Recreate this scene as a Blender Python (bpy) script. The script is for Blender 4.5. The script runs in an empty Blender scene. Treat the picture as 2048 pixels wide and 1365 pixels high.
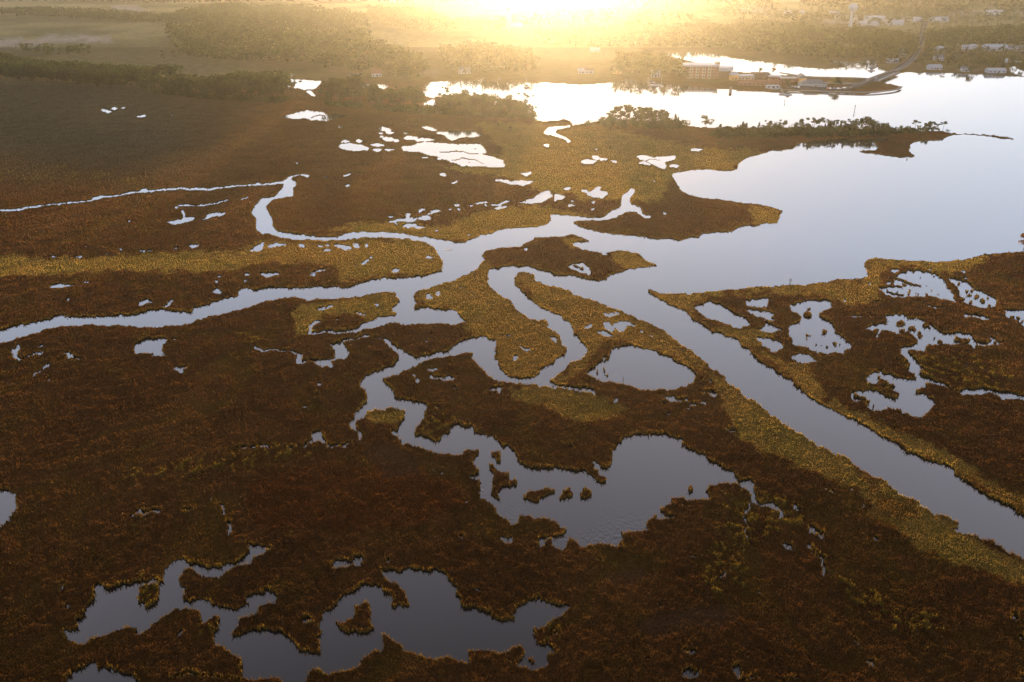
"""Marsh at sunrise from the air: creeks, ponds, spit, woods and a small waterside town."""
LAND = 0.32         # marsh level above the water
WATER_IOR = 2.1
HAZE = 0.00006; HAZE_G = .86; HAZE_COL = (1, .86, .62, 1); HAZE_TOP = 170
SUN_E = 7.5; SKY_S = .08
GRASS_P = .72; GRASS_T = (1.5, 1.25, .85)
SKYC = [(1.2, 1.24, 1.32), (1.22, 1.36, 1.6), (1.30, 1.46, 1.84), (.90, .86, .98), (.25, .215, .22), (.12, .11, .11)]   # bright milky haze of the sky, horizon to zenith
# water (W), land (L), stroked creek (S width), land stroke (T width), tussock dots (D radius)
OPS = '''
W A3 3300,560 2048,528 1800,515 1500,500 1240,498 1200,505 1130,545 1085,560 1190,580 1225,600 1130,620 940,650 700,632 500,628 400,630 200,628 70,615 A2 1400,600 1200,585 1110,578 1000,570 930,550 840,556 720,572 560,580 450,575 200,568 0,562 A1 1800,565 1620,558 1600,535 1540,556 1350,558 1220,565 1185,590 1180,650 1260,668 1270,658 1400,655 1500,690 1700,715 1850,740 1940,790 1950,822 2048,822 A2 240,822 400,820 440,810 480,818 500,850 550,842 660,825 800,815 1000,820 1200,845 1370,862 1500,870 1640,868 A3 300,872 600,868 900,875 1200,890 1500,890 1560,905 1620,908 1850,918 1950,935 2010,957 1900,950 1850,935 1620,918 1550,930 1480,960 1300,968 1270,990 1285,1000 1265,1025 1305,1068 1300,1075 1200,1075 1050,1055 925,1040 910,1025 940,1018 1035,1025 1050,1000 1030,985 1035,965 1120,955 1100,940 1000,950 960,955 870,950 830,945 700,960 620,962 510,985 470,1015 300,1040 150,1085 105,1120 105,1150 60,1165 0,1170 A2 1440,1160 1300,1168 1200,1180 1175,1190 1200,1240 1240,1300 1290,1330 B2 1290,165 1430,190 1600,210 1850,245 1945,275 1920,320 1900,355 1700,385 1610,395 1580,428 1480,425 1375,430 1350,455 1215,480 1100,470 850,440 700,425 560,395 500,370 500,345 600,338 750,335 830,300 860,278 920,275 960,300 1000,325 1040,325 1035,315 985,300 960,260 900,235 890,180 920,150 915,125 890,125 885,150 840,170 830,200 838,240 800,265 740,290 700,318 600,320 480,310 345,308 345,345 310,375 230,390 100,395 0,412 B1 1580,450 1470,493 1400,490 1250,462 1100,440 900,420 690,425 670,435 600,455 500,455 300,435 170,412 155,380 155,340 120,290 110,245 160,200 230,180 290,175 290,135 318,105 310,80 280,65 295,42 345,35 390,45 392,28 345,31 290,38 250,60 220,78 100,90 0,103 100,98 225,86 235,95 200,150 170,185 90,190 70,200 20,265 15,290 50,330 40,400 90,435 150,440 300,470 500,475 700,462 940,455 1100,470 1200,490 1250,520 1290,580 1320,630 1325,690 1200,710 1000,738 910,730 760,765 640,805 540,798 400,795 300,800 100,805 0,810 B0 1640,818 1640,845 1550,880 1400,920 1290,965 1180,968 1110,950 1000,965 900,985 700,998 550,1003 450,995 400,985 350,988 340,1015 150,1055 0,1085 -1100,1230 -1100,1370 0,1170 60,1168 150,1135 250,1105 400,1070 650,1055 900,1060 990,1070 1100,1068 1260,1050 1400,1005 1600,960 1750,910 1900,870 2000,868 B1 400,880 550,880 750,860 950,822 1000,830 1005,860 1030,895 970,940 965,960 1005,980 900,1000 850,1025 780,1045 740,1075 650,1085 550,1090 420,1100 415,1085 430,1060 480,1030 440,1030 400,1060 385,1110 430,1115 500,1110 600,1105 750,1100 850,1065 980,1045 1060,1055 1200,1045 1450,1045 1480,1020 1440,985 1390,950 1200,942 1120,950 1130,925 1150,910 1110,860 1115,825 1200,800 1350,765 1480,710 1580,650 1610,610 1590,580 1590,550 1650,540 1750,525 1840,525 B2 180,490 250,460 400,448 500,435 560,450 620,482 530,490 510,505 550,540 620,552 700,570 760,550 840,538 950,565 970,595 1085,648 1000,660 900,680 770,710 750,712 720,745 680,758 600,745 480,720 400,712 330,690 240,665 150,655 0,658 B1 1640,690 1630,720 1640,780 1700,840 1790,900 1830,960 1900,1000 2000,1020 2040,1050 B2 335,1075 400,1130 440,1190 465,1220 440,1260 380,1290 300,1350 C2 230,305 180,330 130,333 50,305 0,265 C1 1670,180 1670,100 1675,70 1600,42 1530,38 1450,65 1380,110 1340,140 1220,158 1130,180 1080,165 1020,120 940,75 900,62 920,75 960,110 1000,140 1020,170 1015,200 960,240 850,290 780,325 755,355 760,380 805,410 800,440 795,500 770,530 730,560 730,590 690,630 680,650 720,680 735,720 720,755 765,735 765,710 720,660 720,620 770,590 780,545 850,530 1000,525 1055,540 1050,600 1000,660 985,720 1050,770 1200,810 1300,845 1400,850 1500,810 1560,800 1575,830 1540,880 1520,920 1530,945 1560,955 1555,975 1510,985 1510,1010 1570,1020 1560,1090 1590,1150 1650,1190 1690,1230 1700,1275 1750,1290 1770,1325 1830,1310 1850,1250 1900,1260 1960,1285 2030,1280 D2 360,260 400,290 465,320 430,345 440,360 350,365 270,375 250,440 290,430 350,420 420,455 430,440 470,380 490,370 520,400 560,425 700,425 830,435 940,440 900,430 820,420 850,345 900,340 1000,330 990,290 1050,230 1080,220 1090,240 1195,240 1190,225 1110,215 1085,185 1160,150 1165,105 1200,90 1300,100 1380,120 1430,120 C2 1420,1100 1425,1080 1500,1045 1620,1040 1680,1090 1715,1150 1730,1190 1780,1200 1770,1160 1730,1130 1720,1060 1720,1015 1640,1018 1590,985 1590,960 1500,920 1450,895 1420,890 1400,850 1320,820 1240,775 1240,745 1200,748 1130,715 1070,705 980,700 900,730 850,740 800,790 770,850 770,910 740,940 700,940 650,895 620,895 660,950 715,1000 720,1030 690,1045 655,1030 640,985 580,950 450,945 350,935 280,935 240,945 150,910 120,860 60,800 0,778 C1 1700,765 1600,715 1520,665 1420,640 1350,690 1320,740 1285,760 1200,735 1180,715 1130,715 1125,690 1160,640 1190,600 1200,540 1190,490 1130,480 1000,455 990,410 960,380 910,345 915,325 1000,310 1050,270 1150,220 1250,190 1400,175 1480,150 1520,145 1530,220 1580,270 1650,320 1720,350 1800,360 2000,375 C2 340,378 450,400 540,410 620,430 635,445 650,440 640,410 600,400 500,385 400,370 340,350 400,290 450,240 550,195 590,160 590,120 540,60 505,25 505,0 B2 490,1050 430,990 350,960 250,910 170,850 100,775 95,740 120,695 150,685 200,700 230,720 235,755 350,785 450,815 550,860 700,905 850,965 1000,1030 1100,1080 1170,1140 1270,1200 1340,1260 1430,1330 1470,1365 C2 1500,290 1560,350 1650,430 1800,530 1900,610 2040,700 C3 540,710 660,785 880,895 1000,985 1100,1030 1200,1110 1330,1180 1400,1230 1530,1270 1610,1320 D3 1600,310 1550,310 1700,360 1850,400 1950,470 2048,520 3300,1150 3300,820 2048,220 1940,150 1750,60 C3 1610,1000 1570,945 1450,905 1300,850 1200,790 1100,730 950,650 800,570 650,490 550,430 460,350 340,275 250,220 180,150 100,85 0,20 B2 1440,1095 1330,1020 1250,960 1150,910 1050,855 1000,825 1015,810 1100,835 1300,835 1500,825 1600,812 1800,790 2000,780 B3 620,775 760,745 900,738 975,725 975,690 960,640 975,610 1050,600 1200,608 1400,625 1550,620 1650,605 1780,570 1850,565 2048,550 3300,430
W D0 650,680 690,685 710,725 780,725 850,690 950,675 1050,660 1110,665 1130,640 1130,585 1170,540 1240,508 1350,545 1390,575 1500,565 1600,545 1680,490 1700,460 1690,425 1660,390 1700,410 1820,425 1845,450 1800,490 1740,520 1700,550 1600,575 1500,630 1390,640 1330,600 1290,580 1240,600 1225,660 1260,710 1240,780 1260,800 1350,790 1420,810 1530,858 1630,860 1690,840 1700,810 1690,770 1780,750 1800,730 1860,725 1895,750 1870,820 1760,850 1730,900 1650,905 1610,980 1580,1040 1600,1045 1650,1030 1740,1000 1850,1005 1900,1010 1960,1050 2040,1130 D1 410,1170 470,1160 475,1100 470,1000 480,950 510,890 580,840 660,750 760,700 850,695 900,740 930,755 1000,755 970,685 905,650 905,600 940,575 980,590 1080,590 1200,600 1270,575 1340,620 1400,700 1430,800 1450,850 1560,860 1640,890 1650,920 1800,920 1810,870 1900,790 1950,782 D2 350,820 470,840 440,880 390,915 340,940 300,975 240,1000 215,1040 250,1060 240,1100 300,1105 340,1110 400,1160 340,1170 330,1240 300,1260 250,1285 200,1275 130,1250 140,1210 170,1180 165,1130 150,1110 100,1125 0,1170 D1 1560,1140 1490,1150 1490,1200 1540,1240 1480,1235 1450,1210 1400,1220 1390,1190 1250,1195 1150,1170 1020,1110 950,1060 930,1035 905,1050 900,1150 830,1155 770,1190 740,1250 700,1275 600,1285 500,1300 480,1270 420,1260 400,1310 390,1365 390,1600 D0 1930,1600 1930,1365 1900,1330 1750,1340 1640,1335 1650,1230 1640,1210 1560,1150 1530,1110 1480,1110 1450,1060 1480,1000 1500,930 1470,915 1420,930 1400,970 1365,975 1370,920 1360,870 1280,860 1200,855 1150,900 1050,945 960,1030 900,1040 940,1010 950,980 850,990 720,1035 600,1080 520,1090 480,1085 450,1050 400,1020 440,1015 480,1005 510,970 510,935 580,900 590,845 640,800 650,760 640,710
L D0 950,760 970,715 1050,680 1085,690 1090,740 1070,820 1000,845 950,810
L D1 580,950 640,965 720,930 730,840 790,815 830,825 825,930 865,990 850,1010 700,1020 590,1000
L D1 980,675 1020,690 1075,800 1080,840 1020,835 970,860 955,840 960,790
L D2 195,1200 235,1190 240,1230 200,1235
L C1 1650,830 1690,825 1735,860 1730,890 1690,890 1655,870
L C1 1640,915 1670,905 1700,950 1760,980 1755,1010 1720,1025 1790,1008 1825,1025 1810,1050 1700,1085 1705,1130 1690,1150 1660,1130 1645,1080 1665,1040 1665,960
L C2 145,1150 210,1100 280,1080 310,1085 385,1090 385,1102 320,1120 260,1150 235,1178 210,1160
L C2 400,1150 430,1090 490,1078 490,1110 440,1150 405,1172
L C2 535,1100 590,1085 627,1110 600,1145 570,1150 540,1135
L C2 1270,1075 1295,1062 1325,1085 1300,1100
L D2 270,410 350,385 375,410 370,440 300,420
L C1 1190,495 1230,490 1245,520 1210,535
W D0 420,1365 500,1290 600,1240 640,1235 650,1270 760,1260 790,1290 870,1300 930,1340 960,1365 960,1600 300,1600
W D0 -400,0 -50,20 0,40 60,60 105,75 105,190 60,250 0,295 -100,330 -400,380
W D0 1120,1345 1200,1315 1290,1300 1400,1310 1600,1330 1660,1330 1640,1345 1400,1325 1300,1318 1220,1335
W C0 925,95 980,65 1060,50 1140,62 1100,95 1110,140 1145,165 1100,180 1040,182 1050,158 930,155
W C0 1195,248 1230,252 1300,250 1275,265 1240,290 1200,275
W C0 80,150 110,100 130,98 120,130 100,150 105,170 135,195 115,198 85,175
W C0 435,145 455,148 475,170 500,188 460,198 455,170
W C0 290,260 310,235 335,230 330,255 305,270
W C0 228,310 235,285 280,270 295,265 260,285 240,312
W C0 318,335 325,320 342,322 335,345
W C0 255,108 290,97 308,100 290,110
S2 C0 135,190 220,165 300,148
S2 C0 500,192 560,195
W C0 1180,50 1190,45 1205,65 1190,62
W C1 660,60 620,90 640,110 690,145 670,175 590,190 550,210 555,250 530,245 480,253 455,235 455,215 430,205 350,220 310,215 305,200 320,155 345,160 355,175 350,210 440,200 545,200 590,180 590,130 540,100 600,70
S4 C1 320,150 260,130 90,130 35,112
S5 C1 660,60 800,46 900,62
S5 C1 720,755 650,790 550,790 480,755 400,760 360,800
W C1 430,700 480,690 490,735 550,785 470,755 420,750
S4 C1 -100,800 100,790 300,800 380,765
W C1 1205,262 1235,268 1290,265 1250,283 1205,280
W C1 1225,318 1250,315 1290,322 1330,310 1375,315 1392,345 1340,340 1230,338
W C1 1140,325 1155,325 1158,348 1140,345
W C1 1110,298 1150,300 1140,308 1120,305
W C1 1630,392 1680,385 1725,400 1685,430
S3 C1 1715,345 1715,390
W C1 1370,390 1395,392 1418,412 1400,415
W C1 455,358 495,362 490,372 465,370
W C1 430,420 478,430 455,438
W C1 360,518 395,520 375,528
W C1 1240,505 1290,515 1275,530 1250,520
W C1 1855,108 1905,125 1895,138 1870,130
W C1 1790,170 1820,165 1815,190 1790,205
W C1 1445,1155 1490,1155 1475,1175 1455,1170
W C1 1305,965 1340,970 1325,980
W C1 1235,943 1265,948 1250,952
W C1 1185,68 1210,70 1200,80
W C1 1215,98 1240,96 1225,105
W C2 590,290 630,260 690,220 740,165 770,120 860,105 950,112 1030,125 1100,165 1200,200 1280,245 1325,280 1325,360 1280,385 1180,405 1050,405 960,405 850,370 780,350 680,352 620,320
L C2 840,345 845,345 845,375 835,375
T6 C2 735,160 745,190 715,215
T5 C2 660,270 680,290
T5 C2 705,265 715,285
T4 C2 720,315 745,318
W C2 340,52 380,55 390,80 360,72
W C2 150,110 195,120 205,135 170,130
W C2 88,165 115,175 100,200 85,195
W C2 1400,340 1420,337 1440,350 1415,358
W C2 1365,410 1430,410 1470,420 1478,440 1440,455 1425,430 1375,425
W C2 1110,455 1190,448 1205,465 1280,455 1285,475 1210,482 1130,470
W C2 1288,498 1350,500 1355,515 1310,515
W C2 1365,488 1400,492 1395,502 1370,498
W C2 1050,495 1120,490 1125,500 1070,503
W C2 1260,520 1300,525 1290,533
W C2 1350,545 1378,548 1370,558
W C2 1360,630 1385,635 1370,642
W C2 1130,562 1155,565 1145,572
W C2 1530,660 1590,680 1590,695 1560,690
W C2 790,490 800,460 830,450 815,470 805,495
W C2 470,785 500,790 490,805
W C2 1295,490 1355,500 1320,508
W B2 675,1105 710,1095 780,1125 740,1145 690,1130
W B2 695,1045 760,1038 790,1065 790,1110 730,1080
W B2 775,1050 830,1035 900,1045 920,1065 870,1070 860,1100 820,1105 790,1070
W B2 700,970 790,968 820,980 750,995 710,985
W B2 590,1055 620,1045 620,1070 580,1085
W B2 945,1090 985,1110 960,1112
W B2 1025,1120 1055,1125 1045,1135
W B2 560,985 585,988 570,992
W B2 460,660 500,640 580,635 605,660 600,680 630,705 560,698 490,680
T4 B2 500,650 560,670
W B1 1660,65 B1 1755,65 1770,75 1830,70 1945,78 1900,95 1865,110 1820,95 1770,88
W B1 1850,20 1890,20 1925,10 1920,25 1885,40
W B1 1305,18 1330,20 1340,45 1300,35
W B1 1370,85 1415,78 1400,92 1375,92
W B1 1870,230 1900,205 1960,185 1990,150 2048,140 2048,165 2000,205 1950,215
W B1 1840,215 1880,210 1870,225
W B1 1730,212 1780,212 1745,225
W B1 1540,228 1620,212 1630,225 1560,235
W B1 1660,258 1700,245 1760,245 1700,262
W B1 1650,228 1720,228 1700,240 1660,240
W B1 1600,240 1620,240 1615,252
W B1 1500,243 1540,243 1510,250
W B1 1395,228 1420,230 1435,245 1400,245
W B1 1350,262 1380,262 1370,275
W B1 1410,268 1430,262 1425,275
W B1 1150,275 1170,258 1200,265 1160,283
W B1 1215,295 1235,290 1240,265 1310,270 1290,285 1250,295 1220,300
W B1 1065,300 1085,285 1100,290 1080,320 1065,315
W B1 1140,325 1160,312 1230,310 1225,335 1150,338
W B1 945,352 1020,330 1100,318 1150,325 1130,345 1050,348 980,355
W B1 1045,375 1080,362 1145,362 1125,385 1080,390
W B1 1130,375 1160,370 1195,385 1170,393 1140,390
W B1 980,365 1020,368 1010,375
W B1 950,312 990,318 960,322
W B1 1265,412 1295,415 1270,420
W B1 1240,360 1265,362 1250,368
W B1 640,105 670,100 692,110 660,116
W B1 495,47 540,48 510,52
W B1 645,35 700,15 690,25 655,40
W B1 530,108 545,108 540,114
W B1 575,125 592,126 585,131
W B1 1485,440 1500,435 1498,452
W B1 25,520 90,495 100,510 90,540 40,545
W B1 115,520 230,495 235,508 150,522
W B1 330,512 370,508 390,520 350,523
W B1 450,512 500,510 490,522 460,520
W B1 505,505 545,500 540,512
W B1 490,545 550,533 540,545 510,548
W B1 570,502 620,502 680,515 700,540 650,540 600,525
W B1 700,500 730,500 750,530 720,532
W B1 780,500 800,498 800,520 780,515
W B1 820,585 845,583 835,595
W B1 760,635 800,605 810,615 780,640
W B1 955,680 985,668 1020,680 1000,697 970,692
W B1 1195,592 1250,590 1240,600 1210,600
W B1 705,640 722,642 712,650
W B1 405,708 450,680 500,672 495,685 440,700 450,720 410,718
W B1 60,700 200,695 210,708 130,735 90,715
W B1 40,742 65,740 55,750
W B1 470,945 510,935 555,920 555,932 510,950 480,957
W B1 860,905 885,903 890,918 868,922
W B1 700,962 745,965 800,978 745,980
W B1 580,1018 610,1010 610,1018 590,1025
W B1 290,945 320,942 310,955
W B1 230,925 245,928 235,935
W B1 1200,855 1235,855 1248,885 1215,880
W B1 1275,840 1290,820 1290,845 1310,855 1275,855
W B1 1425,793 1455,790 1445,800
W B1 1370,1085 1390,1082 1380,1090
W B1 1230,1105 1240,1100 1300,1108
W B1 1710,1125 1780,1120 1780,1130
W B2 430,120 480,112 480,125 460,130
W B2 455,240 520,240 515,250 470,252
W B2 480,210 510,212 495,220
W B2 555,135 590,130 590,145 620,148 660,115 695,112 675,140 740,150 735,165 695,185 640,182 600,172
W B2 615,212 650,208 640,222
W B2 615,262 650,256 635,270
W B2 185,205 230,192 265,165 300,150 345,145 340,165 360,180 300,215 250,222 200,230
W B2 365,162 400,165 440,175 435,195 385,205 375,190
W B2 20,215 75,210 60,222 B2 0,225
W B2 0,245 55,245 30,258 0,255
W B2 690,562 750,575 700,580
W B2 160,530 185,530 180,550 160,545
W B2 1110,295 1140,292 1135,310 1122,308
W B2 1035,70 1070,72 1060,76
W B2 1660,885 1740,875 1840,865 1845,885 1815,910 1820,930 1740,930 1700,910
W B2 1335,930 1360,915 1420,900 1500,905 1560,940 1580,960 1650,1000 1715,1045 1690,1065 1590,1070 1500,1035 1400,1000 1340,955
W B2 1690,945 1720,945 1780,965 1850,960 1875,980 1850,1000 1870,1030 1810,1020 1770,990 1700,975
W B2 1760,1085 1830,1060 1830,1040 1930,1075 1935,1095 1870,1100
W B2 1760,1150 1850,1150 1900,1170 1940,1215 1890,1235 1850,1230 1860,1210 1790,1200
W B3 445,1280 510,1255 590,1265 645,1300 580,1310 500,1300
W B3 450,930 465,912 560,890 700,885 735,895 740,930 720,950 640,980 640,1000 720,1030 760,1080 760,1110 820,1140 875,1195 840,1220 800,1248 730,1240 640,1240 560,1200 470,1175 445,1130 465,1100 455,1060 490,1045 520,1030 540,995 510,965 460,960
L B3 540,975 560,965 600,970 612,990 590,1008 550,1000
L B3 655,1095 665,1080 700,1085 712,1105 690,1112 665,1108
L B3 550,1115 560,1105 600,1125 595,1138 560,1135
L B3 735,1170 770,1172 780,1180 750,1190
D5 B3 568,950 640,1180 565,1150 530,1125 662,1192 795,1182 580,1070 678,1125 580,945 710,1205
W B3 855,990 890,985 950,990 940,1000 870,1003
W B3 1170,730 1220,700 1290,685 1400,695 1470,712 1490,740 1530,790 1550,830 1585,895 1540,890 1450,865 1380,858 1250,865 1150,858 1110,850 1070,815 1100,795 1160,790 1170,750 1140,740
T5 B3 1160,735 1220,750 1290,775 1350,782
T4 B3 1100,795 1180,790 1215,800
T4 B3 1110,820 1150,835 1230,855
T4 B3 1120,700 1160,740
D7 B3 1242,700 1298,694 1440,722 1475,727 1365,690 1225,775 1270,828 1265,845 1330,845 1375,850 1468,852 1240,782
D4 B3 1340,735 1362,730 1390,792 1295,803 1420,825 1452,800 1470,800 1350,785 1495,762 1515,755 1540,800 1560,820 1400,840 1310,840 1245,730 1190,830
W B3 1130,690 1150,680 1195,685 1160,700
W B3 1110,770 1130,755 1145,775 1120,780
W B3 1010,890 1050,890 1050,898 1020,902
W B3 975,775 1010,768 1015,780
W B3 1050,800 1080,800 1090,820 1060,815
W B3 1060,870 1105,875 1085,882
W B3 815,880 832,885 820,892
W B3 1390,675 1420,677 1405,682
W B3 1620,690 1655,690 1640,700
W B3 1620,735 1650,730 1655,745
W B3 1525,740 1560,732 1610,750 1680,770 1720,810 1760,830 1850,880 1855,920 1810,945 1750,935 1670,915 1640,905 1620,860 1610,830 1570,780
D10 B3 1605,772 1665,825 1680,852 1725,862 1800,875 1690,905 1808,930 1640,880 1750,885 1765,900 1700,820
W B3 1920,945 1960,955 2048,955 2300,970 2300,1100 2048,1060 2000,1030 1950,1005 1925,985
D10 B3 1970,1005 2035,1035 2005,1010
W B3 1640,975 1680,985 1740,990 1800,1010 1830,1018 1760,1020 1700,1000 1650,995
W B3 1375,928 1450,930 1515,940 1450,940
W B3 975,1075 1020,1060 1110,1045 1115,1020 1085,1000 1110,990 1200,985 1250,990 1260,1005 1330,1020 1380,1035 1420,1060 1450,1080 1470,1100 1520,1115 1600,1105 1700,1120 1725,1160 1740,1165 1800,1180 1840,1160 1835,1130 1870,1160 1920,1165 1860,1185 1760,1195 1730,1190 1725,1220 1690,1190 1620,1175 1560,1190 1480,1185 1390,1190 1380,1230 1320,1220 1260,1225 1260,1240 1290,1265 1320,1290 1350,1340 1340,1365 C3 1335,300 1390,320 1500,370 1620,415 1700,402 1780,392 1900,420 2048,440 3300,560 3300,590 2048,470 1900,468 1880,450 1800,430 1700,435 1620,430 1570,410 1460,370 1370,355 1370,390 1320,405 1320,430 1380,460 1430,480 1440,500 1360,570 1350,600 1260,580 1200,535 1130,525 1120,545 1050,545 1030,555 980,530 940,480 900,470 870,455 890,415 990,410 1060,420 1120,450 1180,472 1195,440 1150,400 1090,390 1040,360 975,360 990,290 1050,285 1110,300 1200,330 1300,340 1315,335 1310,300 1265,280 1270,245 1290,240 1250,190 1205,145 1210,125 B3 1250,1205 1310,1195 1330,1150 1290,1120 1270,1100 1180,1120 1150,1100 1090,1095 1060,1130 1050,1140 1000,1100
D24 B3 1205,1040
D18 B3 1285,1082 1215,1098
D22 B3 1035,1105
D16 B3 1385,1055
D14 B3 1480,1170 1345,1130 1330,1110
D7 B3 1448,1135 1412,1072 1545,1112 1740,1172 1850,1165
T16 B3 1590,1145 1640,1160 1680,1158
L C3 1030,350 1060,335 1100,345 1180,385 1170,400 1120,390 1050,370
L C3 1075,405 1110,395 1190,430 1190,465 1150,460 1100,440
D8 C3 1053,320 1022,507
T8 C3 900,450 950,465 985,490
T10 C3 1320,410 1360,425 1400,440
W C3 1640,492 1660,485 1680,495 1660,508
W C3 1695,575 1740,600 1750,608 1700,592
W C3 1835,508 1875,514 1850,518
W C3 1980,145 2000,155 2005,172 1985,168
W C3 1650,230 1672,242 1660,248
W C3 1170,195 1195,197 1180,203
W C3 680,1075 750,1095 740,1105 700,1095
W C3 855,1080 885,1080 895,1090 870,1092
W C3 715,1160 732,1165 725,1175
W C3 925,1180 960,1205 950,1210
W D3 600,285 640,310 715,375 700,380 640,340 580,340
W D3 385,395 440,410 475,430 465,460 435,455
S7 D3 590,420 610,450 650,480 670,520 685,560 680,590 690,640
W D3 665,550 700,560 690,600 670,585
W D3 1000,365 1040,385 1050,400 1010,385
W D3 380,100 410,98 400,115
W D3 465,145 485,140 490,175 530,195 485,190
W D3 215,735 260,738 255,752 225,748
W D3 880,1060 905,1070 925,1095 900,1095
W D3 980,1210 1010,1208 1030,1240 1010,1270 1000,1230
W D3 1370,1140 1400,1135 1410,1150 1380,1155
W D3 1425,905 1465,895 1470,908
W D3 1480,985 1500,985 1520,1005
W D3 1960,890 1995,885 2000,950 1980,930
W D3 2010,1040 2048,1050 2048,1075 2015,1065
W D3 430,1340 520,1310 500,1325 440,1350
W D3 50,1270 90,1230 110,1270 120,1330 90,1340 70,1300
W D3 50,1150 90,1155 150,1165 175,1172 110,1168
W D3 110,1335 180,1330 240,1310 230,1335 130,1345
W D3 2000,1330 2048,1315 2048,1340 1990,1345
S16 C2 1780,1190 1850,1195 1895,1215 1915,1250 1920,1290
S5 C2 1700,1180 1688,1230 1665,1300 1680,1365 D2 1700,410
S3 C2 1720,1130 1660,1110
W C2 1910,1135 1940,1145 1930,1160
W C2 1990,1180 2015,1175 2010,1200 2048,1240 2000,1220
W D2 645,512 700,525 705,540 680,540
W D2 1290,490 1350,490 1350,502 1310,505
W D2 1065,825 1100,822 1105,850 1080,860
W D2 1250,1145 1300,1135 1350,1150 1320,1165 1270,1165
W D2 1005,1200 1050,1195 1040,1205
W D2 1260,1270 1300,1258 1350,1290 1340,1330 1280,1345 1250,1310
W D2 335,1025 390,1010 395,1030 340,1040
W D2 1530,580 1530,600 1520,650 1500,655 1520,610
W D2 0,375 70,372 75,395 45,412
W D2 90,570 150,578 195,600 160,592
W D2 40,1205 80,1200 85,1225 55,1225
W D1 1700,375 1780,375 1775,395 1750,412 1730,400
W D1 1425,360 1450,358 1465,378 1450,382
W D1 520,550 560,560 600,520 640,520 680,545 730,500 755,490 780,530 750,570 700,560 640,570 600,570 540,570
W D1 360,930 385,900 430,910 430,950 390,965
W D1 1530,700 1560,718 1600,725 1590,735 1550,730
W D1 910,525 935,520 945,540 920,540
W D0 950,190 965,155 1025,148 1020,158 980,162 960,185 1000,190 1040,178 1100,178 1100,198 1030,200 960,212 905,238 900,230
W D0 1240,165 1270,165 1325,175 1300,190 1245,205
W D0 930,250 980,245 1000,262 960,260
W D0 1535,290 1575,258 1575,320 1590,360 1565,340
S3 D0 1590,360 1660,390
S2 D0 1430,110 1520,150 1530,200
W D0 370,745 400,720 420,680 455,675 470,690 430,700 400,740
W D0 430,845 465,820 470,850 440,868
W D0 1190,1040 1235,1000 1250,1020 1220,1040 1190,1050
W B0 0,266 65,270 60,274 0,273
S4 B0 -60,272 100,268 160,262 310,237
S3 B0 310,235 420,222 560,212 640,205
W B0 385,228 415,222 405,238
W B0 625,200 635,185 705,172 700,190 650,203
S4 B0 640,195 850,160 980,145 1060,140 1150,128 1340,128 1450,125 1550,110 1750,98 1850,88 1930,80
W B0 925,155 985,122 1005,135 1060,140 1000,150
W B0 1350,125 1470,120 1440,133 1360,133
W B0 490,300 502,298 500,310
W B0 860,342 885,343 880,350
W B0 1140,352 1200,345 1250,335 1270,322 1330,318 1320,340 1240,365 1170,365
S6 B0 1255,330 1255,300 1240,280
W B0 1230,265 1250,270 1245,285
W B0 1185,245 1210,242 1208,258
W B0 1350,340 1400,330 1420,300 1460,285 1535,282 1530,295 1460,315 1420,335
S2 B0 1500,218 1550,205
S3 B0 1640,195 1690,183
S2 B0 1210,235 1300,237 1400,235 1500,218
W B0 1290,520 1320,508 1355,512 1345,528 1310,535
W B0 1465,530 1490,518 1502,522 1480,530
W B0 1710,545 1740,510 1800,498 1805,520 1790,540
W B0 1830,520 1880,495 1940,500 1930,510 1860,520
W B0 950,545 1000,542 990,552
W B0 1005,545 1055,548 1030,552
W B0 800,540 850,542 820,545
W B0 450,540 485,538 470,548
W B0 330,577 400,580 380,586
W B0 490,588 560,588 540,594
W B0 715,563 745,562 735,570
W B0 580,515 600,512 600,522
W B0 1180,525 1230,522 1190,532
W B0 340,790 385,770 430,778 525,785 460,798 410,805 345,808
W B0 555,765 610,765 600,770
W B0 1015,795 1060,797 1055,806
W B0 930,912 965,895 1000,880 1010,895 1045,892 1030,905 975,925 940,925
S6 B0 1120,935 1150,915 1180,890
W B0 450,890 470,878 478,890
W B0 1010,960 1030,955 1100,955 1110,970
W B0 1450,830 1490,808 1525,825 1500,835
W B0 1470,765 1475,748 1495,765
W B0 1480,722 1530,715 1500,728
W B0 1660,710 1690,700 1715,708
W B0 1670,750 1690,740 1685,755
W A0 690,755 700,745 760,762 740,768
W A0 750,738 775,730 805,742 780,748
W A0 820,738 840,728 858,738
W A0 930,792 990,788 995,794 940,797
W A0 1165,787 1190,783 1180,790
W A0 905,857 920,855 915,860
W A0 1845,764 1870,761 1865,766
W A1 225,795 330,765 400,752 450,765 510,770 530,780 600,770 620,785 680,785 620,800 560,812 520,825 420,815 380,800 340,805 290,808
T3 A1 410,802 480,785 520,790
D3 A1 410,760 380,770 360,775 440,765
W A1 190,755 205,753 200,758
W A1 585,862 640,865 640,870 600,868
W A1 600,1000 620,985 700,980 760,990 810,1010 810,1022 730,1025 650,1018
W A1 615,965 650,955 690,970 640,972
W A1 710,960 740,950 765,960 740,970
W A1 815,985 870,978 920,992 880,998 840,992
W A1 835,1018 860,1012 910,1025 880,1038
W A1 915,1015 985,1022 940,1028
W A1 865,878 900,865 970,882 960,893 900,892
W A1 925,895 990,898 970,910 935,905
W A1 870,908 910,908 900,915
W A1 870,935 915,932 900,940
W A1 905,945 930,935 970,940 975,960 930,960
W A1 975,950 1020,948 1020,962 990,962
W A1 1045,938 1080,922 1150,935 1140,948 1070,950
W A1 1125,955 1180,945 1270,955 1200,968 1130,965
W A1 1045,900 1080,900 1070,915
W A1 1175,865 1210,860 1290,890 1250,892 1200,880
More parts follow.
